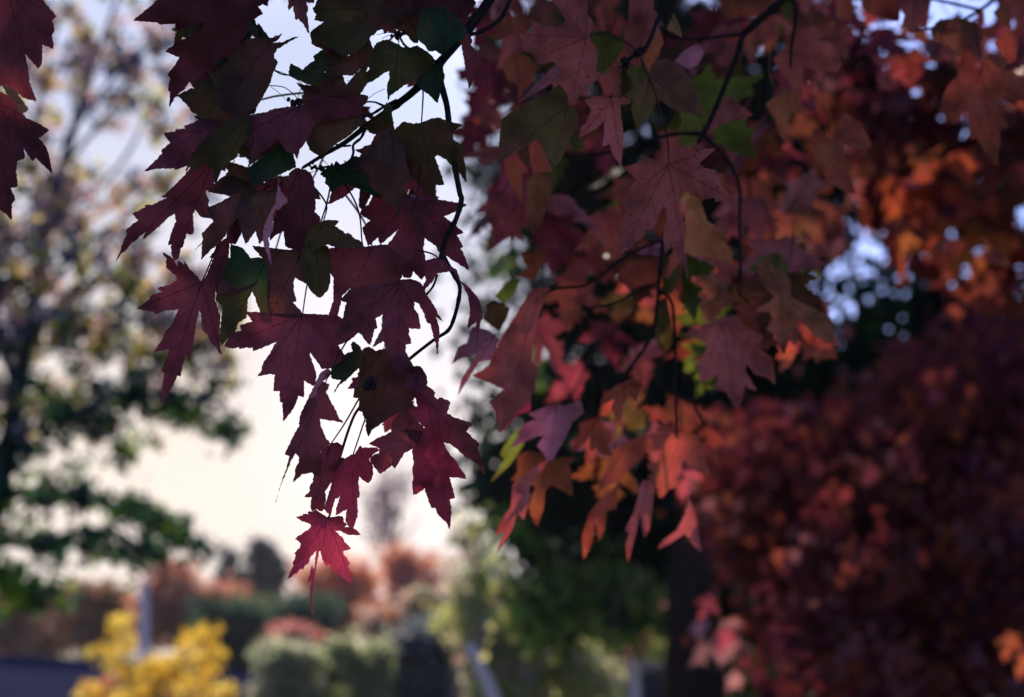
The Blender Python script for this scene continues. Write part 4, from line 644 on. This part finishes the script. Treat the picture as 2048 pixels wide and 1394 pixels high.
for (x, y, rx, ry, n) in [(1120, 1090, 110, 40, 160), (1000, 1040, 60, 30, 90), (1180, 1180, 120, 50, 420), (1280, 1200, 60, 70, 220), (1080, 1230, 100, 40, 380), (1200, 900, 60, 40, 60), (1060, 740, 60, 30, 60), (1000, 520, 50, 30, 50), (1270, 870, 70, 30, 40), (1490, 1160, 50, 40, 50), (1230, 1250, 80, 30, 260), (1130, 1250, 60, 26, 200), (1060, 1180, 50, 30, 160), (1250, 1170, 50, 30, 110)]:
    bl.append((x, y, rx, ry, 13.4, .5, int(n * 1.5), .09, LGRN + LGRN + GRN if y > 1100 else LGRN + GRN + DGRN, .09))  # lighter leaf palette paints the sunlit patches into the crown
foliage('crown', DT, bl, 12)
# --- red maple whose boughs hang at the right
RMT = empty('red_maple_tree', (G(2300, 1000, 5).x, 5.0, 0), 'red maple standing past the right edge whose orange tipped boughs hang across the upper right', 'tree')
limb(RMT, [Vector((RMT.location.x, 5.0, 0)), Vector((RMT.location.x + .05, 5.0, 2)), Vector((RMT.location.x - .1, 5.1, 4.5))], .14, .08, TRUNK, 'trunk', 3)
glimb(RMT, [(2350, 200, 0), (2150, 120, -.2), (1950, 150, -.3), (1750, 120, -.3), (1640, 150, -.3)], 5, 24, 5, TRUNK, 'branch', 4)
glimb(RMT, [(2350, 350, 0), (2150, 330, -.2), (1980, 300, -.3), (1850, 330, -.4)], 4.6, 18, 5, TRUNK, 'branch', 5)
bl = []
for (x, y, rx, ry, Y, n, pal) in [(1700, 110, 110, 90, 5.2, 80, RED), (1830, 180, 120, 90, 5, 110, RED), (1980, 120, 110, 120, 5.2, 100, RED), (1760, 250, 130, 60, 5, 110, RED), (1930, 290, 120, 70, 4.8, 110, RED), (2060, 260, 90, 120, 5, 90, RED), (1660, 230, 60, 50, 5.4, 35, RED),
        (1800, 340, 90, 50, 4.8, 55, RED), (1870, 360, 110, 45, 4.3, 30, REDO), (1930, 430, 60, 40, 4.3, 14, REDO), (2020, 420, 60, 80, 4.6, 45, RED + REDO), (1780, 420, 60, 40, 5.4, 26, RED), (1800, 480, 60, 40, 5.4, 22, RED + REDO), (1960, 500, 70, 50, 4.8, 36, RED), (2030, 560, 50, 60, 4.8, 34, RED + REDO), (1980, 600, 30, 30, 4.8, 8, REDO),
        (1610, 60, 90, 60, 5.5, 50, RED), (1620, 400, 60, 60, 6, 30, RED), (1570, 480, 50, 30, 6, 18, RED)]:
    bl.append((x, y, rx, ry, Y, .35, n, .095, pal, .075))
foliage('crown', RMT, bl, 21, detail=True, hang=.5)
# --- the lower red maple mound
MT = empty('red_maple_tree', (G(1900, 1394, 8).x, 8.2, 0), 'low dark red maple mound filling the lower right corner', 'tree')
glimb(MT, [(1760, 2000, .2), (1770, 1394, .2), (1800, 1200, .2), (1880, 1000, 0)], 8, 44, 22, TRUNK, 'trunk', 9)
for i, s in enumerate([[(1800, 1200, .2), (1650, 1080, 0), (1500, 1000, 0), (1400, 980, -.1)], [(1800, 1180, .2), (1960, 900, 0), (2080, 700, 0)], [(1780, 1300, .2), (1640, 1240, -.3), (1500, 1250, -.4)]]):
    glimb(MT, s, 8, 16, 5, TRUNK, 'branch', 20 + i)
bl = []
for (x, y, rx, ry, n) in [(2060, 700, 110, 110, 420), (1950, 780, 120, 90, 480), (1830, 860, 130, 90, 560), (1700, 930, 120, 80, 520), (1560, 960, 110, 70, 420), (1450, 930, 60, 40, 90), (2020, 920, 120, 120, 620), (1880, 1020, 140, 110, 760), (1720, 1070, 140, 90, 620), (1580, 1070, 100, 60, 340), (1470, 1030, 50, 40, 70),
        (2000, 1140, 120, 100, 560), (1850, 1200, 140, 80, 520), (1680, 1190, 120, 60, 330), (1620, 1180, 50, 30, 70), (1950, 1300, 130, 90, 430), (1790, 1330, 120, 60, 260), (1650, 1290, 90, 40, 120), (1580, 1240, 50, 20, 30), (1640, 1370, 80, 30, 60)]:
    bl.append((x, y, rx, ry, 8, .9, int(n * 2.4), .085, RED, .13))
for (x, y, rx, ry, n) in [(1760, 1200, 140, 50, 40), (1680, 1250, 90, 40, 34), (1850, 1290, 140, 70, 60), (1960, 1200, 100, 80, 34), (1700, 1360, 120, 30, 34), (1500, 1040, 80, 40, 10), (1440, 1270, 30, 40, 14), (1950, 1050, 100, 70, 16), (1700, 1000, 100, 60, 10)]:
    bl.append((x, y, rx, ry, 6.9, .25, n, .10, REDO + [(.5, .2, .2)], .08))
g2 = random.Random(8)
for i in range(60):   # loose sprays hanging out of the mound on the near side
    x = g2.uniform(1480, 2060); ylo = 1000 - (x - 1400) * .45; y = g2.uniform(max(ylo, 700), 1394)
    if x < 1520 and y > 1130: continue
    bl.append((x, y, g2.uniform(30, 70), g2.uniform(10, 24), g2.uniform(6.2, 7.2), .3, 18, .085, RED if g2.random() < .75 else REDO, .07))
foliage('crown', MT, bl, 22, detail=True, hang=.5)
# the two orange leaves hanging low at the right edge belong to that mound
for (k_, x, y, s_, an) in (('orange', 2030, 1268, .10, .35), ('orange', 2062, 1300, .10, .3), ('darkred', 1425, 1195, .085, .6), ('wine', 1460, 1260, .07, .6)):
    wild_leaf(MT, k_, G(x, y, 4.6), s_, an, .3, .5, int(x), pet=False, veins=0)
# --- yellow tree
YT = empty('yellow_tree', (G(320, 1394, 30).x, 30, 0), 'bright yellow small tree at the lower left in front of the dark roof', 'tree')
limb(YT, [Vector((YT.location.x, 30, 0)), G(315, 1420, 30), G(310, 1360, 30)], .09, .05, TRUNK, 'trunk', 3)
for i, s in enumerate([[(312, 1400, 0), (270, 1340, 0), (242, 1250, 0)], [(312, 1390, 0), (350, 1340, 0), (405, 1275, 0)], [(270, 1340, 0), (225, 1310, 0), (195, 1300, 0)]]): glimb(YT, s, 30, 6, 2, TRUNK, 'branch', i)
foliage('crown', YT, [(x, y, rx, ry, 30, .5, n, .09, YEL, .06) for x, y, rx, ry, n in ragged([(242, 1262, 16, 28, 190), (250, 1310, 26, 30, 260), (208, 1303, 20, 8, 70), (280, 1350, 44, 26, 420), (330, 1330, 34, 20, 240), (375, 1300, 22, 20, 150), (408, 1272, 22, 20, 210), (418, 1310, 20, 30, 180), (370, 1350, 46, 22, 300), (300, 1385, 50, 26, 460), (400, 1385, 40, 20, 200), (350, 1440, 90, 40, 700)], 9, 14, 1.0, .15, .45)], 31, CROWN_Y)
SY = empty('yellow_shrub', (G(195, 1394, 27).x, 27, 0), 'small orange yellow shrub left of the bright yellow tree at the bottom edge', 'shrub', 'small yellow shrubs at the bottom edge')
foliage('foliage', SY, [(190, 1385, 34, 14, 27, .3, 200, .10, YEL[:2] + ORG[1:2], .09), (215, 1365, 14, 10, 27, .2, 50, .10, ORG, .06), (190, 1480, 40, 80, 27, .3, 300, .10, YEL, .09)], 32, CROWN_Y)
SY2 = empty('yellow_shrub', (G(455, 1394, 27).x, 27.4, 0), 'small yellow shrub right of the bright yellow tree at the bottom edge', 'shrub', 'small yellow shrubs at the bottom edge')
foliage('foliage', SY2, [(452, 1388, 26, 12, 27, .3, 130, .10, YEL, .08), (455, 1480, 36, 70, 27, .3, 300, .10, YEL, .09)], 33, CROWN_Y)
# --- pole
PL = empty('pole', (G(288, 1300, 38).x, 38, 0), 'pale pinkish upright pole rising behind the yellow tree', 'pole')
PM = plain_mat('weathered pale paint', (.92, .74, .66), (.80, .60, .54), 3, .7)
limb(PL, [Vector((PL.location.x, 38, 0)), G(288, 1300, 38), G(288, 1165, 38)], .13, .10, PM, 'post', 2, 12)
mb = MB(); c = G(288, 1165, 38); mb.blob(c, .16, 8, (1, 1, .5)); mb.build('cap', PM, PL)
# --- low building with dark blue roof
RM = plain_mat('dark blue slate roof', (.010, .016, .050), (.018, .025, .07), 12, 1.0, .3, (1, 6, 6))
WM = plain_mat('grey wall', (.2, .19, .2), (.27, .25, .26), 6)
SH = empty('garage', (G(100, 1394, 34).x - 1, 36, 0), 'low building whose dark blue roof shows at the lower left behind the yellow tree', 'building')
xl, xr = G(-260, 1394, 34).x, G(525, 1394, 34).x
zt, ze, y0, y1 = 1.62, 0.1, 33.0, 38.0
RM.node_tree.nodes['Principled BSDF'].inputs['Specular IOR Level'].default_value = 0.02
def roofz(px, py): return G(px, py, 35.5).z
a, b_ = G(-260, 1300, 35.5), G(525, 1346, 35.5); dy = Vector((0, 3.2, 0)); up = Vector((0, 0, .09)); ez = 1.5
mb = MB()
q = [a, b_, b_ - dy - Vector((0, 0, ez)), a - dy - Vector((0, 0, ez)), a + dy - Vector((0, 0, ez)), b_ + dy - Vector((0, 0, ez))]
mb.v = [v.copy() for v in q] + [v - up for v in q]
mb.f = [(0, 3, 2, 1), (0, 1, 5, 4), (6, 7, 8, 9), (6, 10, 11, 7), (3, 9, 8, 2), (4, 5, 11, 10), (1, 2, 8, 7), (1, 7, 11, 5), (0, 6, 9, 3), (0, 4, 10, 6)]
mb.build('roof', RM, SH); SH.children[0].data.polygons.foreach_set('use_smooth', [False] * 10)
mb = MB(); mb.box((a.x + .3, a.y - 2.9, 0), (b_.x - .3, a.y + 2.9, b_.z - ez + .02)); o = mb.build('wall', WM, SH); o.data.polygons.foreach_set('use_smooth', [False] * 6)
mb = MB(); mb.tube([a + Vector((0, 0, .02)), b_ + Vector((0, 0, .02))], .07, .07, 6); mb.build('ridge_cap', RM, SH)
# --- tree line and far things: (name, label, category, group, base px, distance, blobs)
def far_tree(name, label, cat, x, Y, bls, seed, cols, top, group=None, size=.16, cr_=.22, dep=1.2, tw=10):
    o = empty(name, (G(x, 1300, Y).x, Y, 0), label, cat, group)
    limb(o, [Vector((o.location.x, Y, 0)), G(x, (top + 1330) / 2, Y), G(x, top + 20, Y)], tw / 2 * Y / F * 1.2, tw / 5 * Y / F, GREYBARK, 'trunk', seed, 8)
    bls = ragged(bls, seed, 10, .95, .2, .5)
    foliage('crown', o, [(bx, by, rx, ry, Y, dep, int(n * 2.6), size * 1.15, cols, cr_) for bx, by, rx, ry, n in bls], seed, CROWN_Y if cols not in (BLU, DGRN) else None)
    return o
far_tree('hedgerow_tree', 'brown purple tree at the far left edge of the tree line', 'tree', 20, 62, [(0, 1240, 90, 40, 700), (40, 1200, 60, 20, 240), (60, 1290, 90, 30, 500)], 41, BRN, 1190, 'autumn trees in the distant tree line', .2, .3)
far_tree('hedgerow_tree', 'olive brown rounded tree left of the pale pole', 'tree', 170, 60, [(170, 1230, 90, 44, 900), (130, 1280, 80, 36, 500), (220, 1200, 50, 24, 240)], 42, BRN + [(.26, .22, .08)], 1190, 'autumn trees in the distant tree line', .2, .3)
far_tree('hedgerow_tree', 'orange brown tree right of the pale pole, tallest left of the blue conifers', 'tree', 370, 58, [(370, 1190, 70, 50, 900), (340, 1150, 34, 20, 200), (420, 1220, 60, 40, 600), (330, 1250, 70, 40, 500)], 43, ORG + BRN, 1140, 'autumn trees in the distant tree line', .2, .28)
far_tree('conifer', 'wide dark blue conifer rising above the tree line left of the hanging leaf', 'tree', 533, 95, [(533, 1115, 20, 24, 300), (535, 1150, 30, 30, 500), (530, 1190, 38, 30, 500), (525, 1110, 12, 20, 90)], 44, BLU, 1090, 'dark conifers on the skyline', .35, .3, 1)
far_tree('conifer', 'thin dark blue conifer left of the wide one on the skyline', 'tree', 470, 95, [(458, 1115, 8, 18, 70), (470, 1155, 20, 26, 220), (485, 1180, 26, 24, 240)], 45, BLU, 1100, 'dark conifers on the skyline', .35, .3, 1)
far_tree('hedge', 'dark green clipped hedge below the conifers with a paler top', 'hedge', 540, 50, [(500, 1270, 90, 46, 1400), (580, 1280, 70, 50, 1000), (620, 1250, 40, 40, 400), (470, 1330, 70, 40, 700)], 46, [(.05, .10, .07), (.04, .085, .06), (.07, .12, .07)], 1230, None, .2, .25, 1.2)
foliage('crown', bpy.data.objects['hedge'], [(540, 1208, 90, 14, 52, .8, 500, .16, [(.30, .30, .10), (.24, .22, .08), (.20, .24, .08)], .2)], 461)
far_tree('hedgerow_tree', 'orange tree directly behind the tip of the hanging crimson leaf', 'tree', 690, 56, [(690, 1210, 54, 44, 800), (640, 1150, 40, 14, 200), (700, 1150, 34, 22, 300), (660, 1240, 40, 30, 400)], 47, ORG, 1140, 'autumn trees in the distant tree line', .18, .25)
far_tree('hedgerow_tree', 'tall rust orange tree right of the hanging leaf', 'tree', 825, 56, [(825, 1150, 40, 36, 600), (800, 1120, 20, 16, 150), (790, 1210, 70, 30, 600), (860, 1200, 40, 40, 400)], 48, ORG, 1110, 'autumn trees in the distant tree line', .18, .25)
far_tree('bare_tree', 'tall thin almost leafless tree against the pale sky behind the hanging leaves', 'tree', 778, 75, [(778, 990, 26, 30, 60), (770, 1040, 30, 30, 70), (785, 1100, 22, 40, 90), (800, 960, 16, 20, 25), (745, 1010, 14, 26, 25)], 49, [(.20, .13, .17), (.28, .18, .22), (.12, .09, .12)], 930, None, .22, .35, 1)
bt = bpy.data.objects['bare_tree']
for i, s in enumerate([[(778, 1180, 0), (755, 1080, 0), (742, 990, 0)], [(778, 1120, 0), (800, 1040, 0), (808, 950, 0)], [(778, 1060, 0), (765, 990, 0), (770, 930, 0)], [(778, 1090, 0), (820, 1060, 0), (840, 1030, 0)]]): glimb(bt, s, 75, 7, 2, GREYBARK, 'branch', i)
far_tree('hedge_column', 'pale sunlit green rounded shrub with a pink top', 'shrub', 568, 28, [(560, 1335, 40, 40, 900), (600, 1350, 30, 44, 600), (565, 1420, 50, 50, 500), (548, 1310, 24, 18, 200)], 50, [(.56, .56, .34), (.66, .62, .44), (.34, .40, .22)], 1300, 'pale green shrubs at the bottom centre', .10, .10, .5, 6)
far_tree('pink_shrub', 'salmon pink shrub top behind the pale green shrubs', 'shrub', 586, 30, [(586, 1272, 32, 18, 300), (560, 1265, 14, 14, 80), (605, 1275, 20, 16, 100), (586, 1330, 30, 50, 300)], 51, [(.62, .26, .20), (.55, .20, .17), (.66, .34, .26)], 1250, None, .10, .10, .4, 5)
far_tree('hedge_column', 'dark green shrub between two paler green shrubs', 'shrub', 655, 29, [(655, 1345, 34, 40, 700), (650, 1430, 40, 50, 400)], 52, [(.14, .20, .07), (.20, .26, .10)], 1310, 'pale green shrubs at the bottom centre', .10, .10, .5, 6)  # darker green leaf colours than its neighbours
far_tree('hedge_column', 'rounded green shrub with olive top left of the grey blue conifer', 'shrub', 720, 27.5, [(722, 1340, 44, 44, 1000), (700, 1300, 30, 16, 240), (740, 1420, 50, 50, 500)], 53, [(.28, .34, .14), (.48, .50, .28), (.36, .38, .20)], 1290, 'pale green shrubs at the bottom centre', .10, .10, .5, 6)
far_tree('weeping_conifer', 'grey blue drooping conifer at the bottom centre', 'tree', 860, 29, [(850, 1275, 54, 26, 500), (820, 1300, 50, 30, 500), (890, 1290, 44, 30, 450), (850, 1340, 80, 34, 1000), (870, 1390, 80, 30, 700), (860, 1450, 84, 40, 600)], 54, [(.14, .16, .20), (.20, .22, .24), (.11, .14, .17), (.26, .27, .26)], 1250, None, .11, .12, .7, 10)
PO = empty('pole', (G(965, 1394, 22.5).x, 22.5, 0), 'pale leaning pole at the right side of the grey blue conifer', 'pole')
limb(PO, [G(1012, 1460, 22.5), G(972, 1360, 22.5), G(938, 1290, 22.5)], .10, .08, PM, 'post', 2, 10)
LT2 = far_tree('pale_shrub', 'pale beige feathery shrub behind the grey blue conifer', 'shrub', 800, 34, [(790, 1240, 60, 24, 400), (880, 1225, 60, 30, 500), (840, 1205, 40, 18, 200)], 55, PALE + ORG[:1], 1200, None, .12, .14, .5, 6)
far_tree('light_tree', 'feathery tree with pale pinkish and yellow green sunlit leaves left of the dark trunk', 'tree', 1010, 24, [(960, 1160, 50, 50, 300), (930, 1230, 40, 36, 240), (1010, 1230, 60, 40, 360), (980, 1290, 60, 36, 400), (1060, 1290, 60, 36, 380), (1040, 1350, 70, 36, 500), (1130, 1310, 60, 40, 360), (1180, 1350, 50, 40, 260), (1000, 1400, 60, 40, 300), (940, 1070, 26, 24, 60)], 56, PALE + LGRN, 1120, None, .10, .14, .7, 8)
far_tree('pink_shrub', 'rose pink bush beside the feathery pale tree', 'shrub', 945, 25, [(945, 1205, 26, 18, 120), (960, 1190, 16, 12, 40), (945, 1290, 26, 50, 150)], 57, [(.60, .28, .32), (.66, .34, .34)], 1190, None, .10, .10, .3, 4)
WB = empty('white_trunk_tree', (G(1272, 1394, 22).x, 22, 0), 'small tree with a whitish stem and salmon leaves left of the dark double trunk', 'tree')
limb(WB, [Vector((WB.location.x, 22, 0)), G(1272, 1394, 22), G(1268, 1300, 22)], .085, .06, PM, 'trunk', 2, 10)
foliage('crown', WB, [(1275, 1285, 32, 20, 22, .3, 170, .10, [(.6, .30, .22), (.5, .26, .18), (.4, .3, .14)], .08), (1300, 1300, 24, 12, 22, .2, 50, .10, LGRN, .08)], 58)
far_tree('green_bush', 'sunlit yellow green bush just right of the dark double trunk', 'shrub', 1500, 22, [(1490, 1310, 50, 26, 500), (1540, 1340, 50, 34, 400), (1510, 1390, 70, 40, 500)], 59, LGRN + GRN, 1290, None, .10, .11, .5, 5)
far_tree('grey_hedge', 'blue grey hedge behind the white stemmed tree', 'hedge', 1150, 33, [(1120, 1380, 90, 30, 700), (1250, 1370, 90, 30, 700), (1200, 1440, 150, 50, 700), (1380, 1360, 90, 30, 400)], 60, [(.10, .11, .13), (.13, .12, .14)], 1350, None, .14, .15, .6, 6)  # blue grey leaf colours throughout
# --- trees closing the background on the right, behind the maples
for i, (x, Y, top, nm) in enumerate([(1500, 45, 1150, 'dark bluish tree low behind the double trunk'), (1750, 42, 1120, 'dark tree far behind the low red maple'), (2050, 44, 1080, 'dark tree far behind the red maple at the right edge'), (1230, 47, 1180, 'dark distant tree behind the white stemmed tree')]):
    far_tree('distant_tree', nm, 'tree', x, Y, [(x, top + 80, 150, 80, 1300), (x - 60, top + 150, 130, 70, 900), (x + 70, top + 150, 120, 70, 900)], 70 + i, DGRN + BRN[:1], top, 'dark distant trees', .2, .35, 1.5)
# --- ground
def ground():
    rn = random.Random(3); n = 40; V = []; Fc = []
    xs = [-600 * (abs(t) ** 2.2) * (1 if t < 0 else -1) * -1 for t in [(-1 + 2 * i / n) for i in range(n + 1)]]
    ys = [-60 + 640 * (j / n) ** 2.4 for j in range(n + 1)]
    for y in ys:
        for x in xs: V.append(Vector((x, y, 0.06 * noise.noise(Vector((x * .05, y * .05, 0)))-0.02)))
    for j in range(n):
        for i in range(n): q = j * (n + 1) + i; Fc.append((q, q + 1, q + n + 2, q + n + 1))
    gm = plain_mat('grass ground', (.045, .075, .022), (.085, .095, .035), 1.2, .95)
    o = link('ground', mesh('ground', V, Fc, [gm])); o['kind'] = 'structure'
ground()
hz = bpy.data.materials.new('haze'); hz.use_nodes = True; hn = hz.node_tree.nodes; hn.clear()
ho = hn.new('ShaderNodeOutputMaterial'); hv = hn.new('ShaderNodeVolumePrincipled'); hv.inputs['Color'].default_value = (.93, .92, 1, 1); hv.inputs['Density'].default_value = 0.00025; hv.inputs['Anisotropy'].default_value = 0.3
hz.node_tree.links.new(hv.outputs[0], ho.inputs['Volume'])
mb = MB(); mb.box((-630, -90, -1.4), (630, 620, 26)); o = mb.build('haze', hz); o['kind'] = 'stuff'; o.data.polygons.foreach_set('use_smooth', [False] * 6)

# --- unseen maple leaf clumps added above the view to shade the near leaves
def shade_clumps(parent, spots, seed, n, pal):
    g = np.random.default_rng(seed); bl = []
    mb = []
    for (x, y, z, r) in spots:
        v = Vector((x, y, z)) - CAM; d = v.dot(FWD)
        bl.append((0, 0, 0, 0, x, y, z, r))
    VV = []; CC = []; sh = SHAPE; k = len(sh); o0 = np.array(wloc(parent))
    for b in bl:
        x, y, z, r = b[4:]
        u = g.normal(size=(n, 3)); u /= np.linalg.norm(u, axis=1)[:, None]; p = np.array([x, y, z]) + u * (g.random((n, 1)) ** .4) * r * np.array([1, 1, .55])
        d = g.normal(size=(n, 3)); d[:, 2] -= 1; d /= np.linalg.norm(d, axis=1)[:, None]; a = np.cross(d, g.normal(size=(n, 3))); a /= np.linalg.norm(a, axis=1)[:, None]
        s = .11 * (.7 + .6 * g.random(n)); VV.append((p[:, None, :] + (a[:, None, :] * sh[None, :, 0, None] + d[:, None, :] * sh[None, :, 1, None]) * s[:, None, None]).reshape(-1, 3))
        CC.append(np.repeat(np.array(pal)[g.integers(0, len(pal), n)], k, axis=0))
    V = np.concatenate(VV) - o0; Cc = np.concatenate(CC); nv = len(V); nf = nv // k; me = bpy.data.meshes.new('foliage'); me.vertices.add(nv); me.vertices.foreach_set('co', V.astype(np.float32).ravel())
    me.loops.add(nv); me.loops.foreach_set('vertex_index', np.arange(nv, dtype=np.int32)); me.polygons.add(nf)
    me.polygons.foreach_set('loop_start', np.arange(0, nv, k, dtype=np.int32)); me.polygons.foreach_set('loop_total', np.full(nf, k, dtype=np.int32))
    at = me.attributes.new('tint', 'FLOAT_COLOR', 'POINT'); at.data.foreach_set('color', np.concatenate([Cc, np.ones((nv, 1))], axis=1).astype(np.float32).ravel())
    me.materials.append(CROWN); me.update(calc_edges=True); o = link('foliage', me, parent); o['kind'] = 'stuff'; return o
NR = [(.13, .022, .028), (.10, .018, .03), (.10, .07, .02), (.16, .05, .03)]
shade_clumps(A, [(-.5, 1.2, 2.75, .5), (.2, 1.4, 2.9, .55), (-.9, 1.5, 3.0, .5), (-.3, 2.0, 3.1, .5), (-.6, 5.0, 4.6, .8), (.1, 5.2, 4.7, .8), (-1.3, 5.4, 4.75, .7), (-1.25, 6.2, 5.1, .7), (-.7, 6, 5.1, .7), (-.5, 3.4, 3.8, .6)], 5, 330, NR)
shade_clumps(B, [(1.4, 2.2, 3.4, .7), (1.7, 3.0, 3.9, .7), (.2, 3.0, 3.8, .6)], 6, 330, NR)
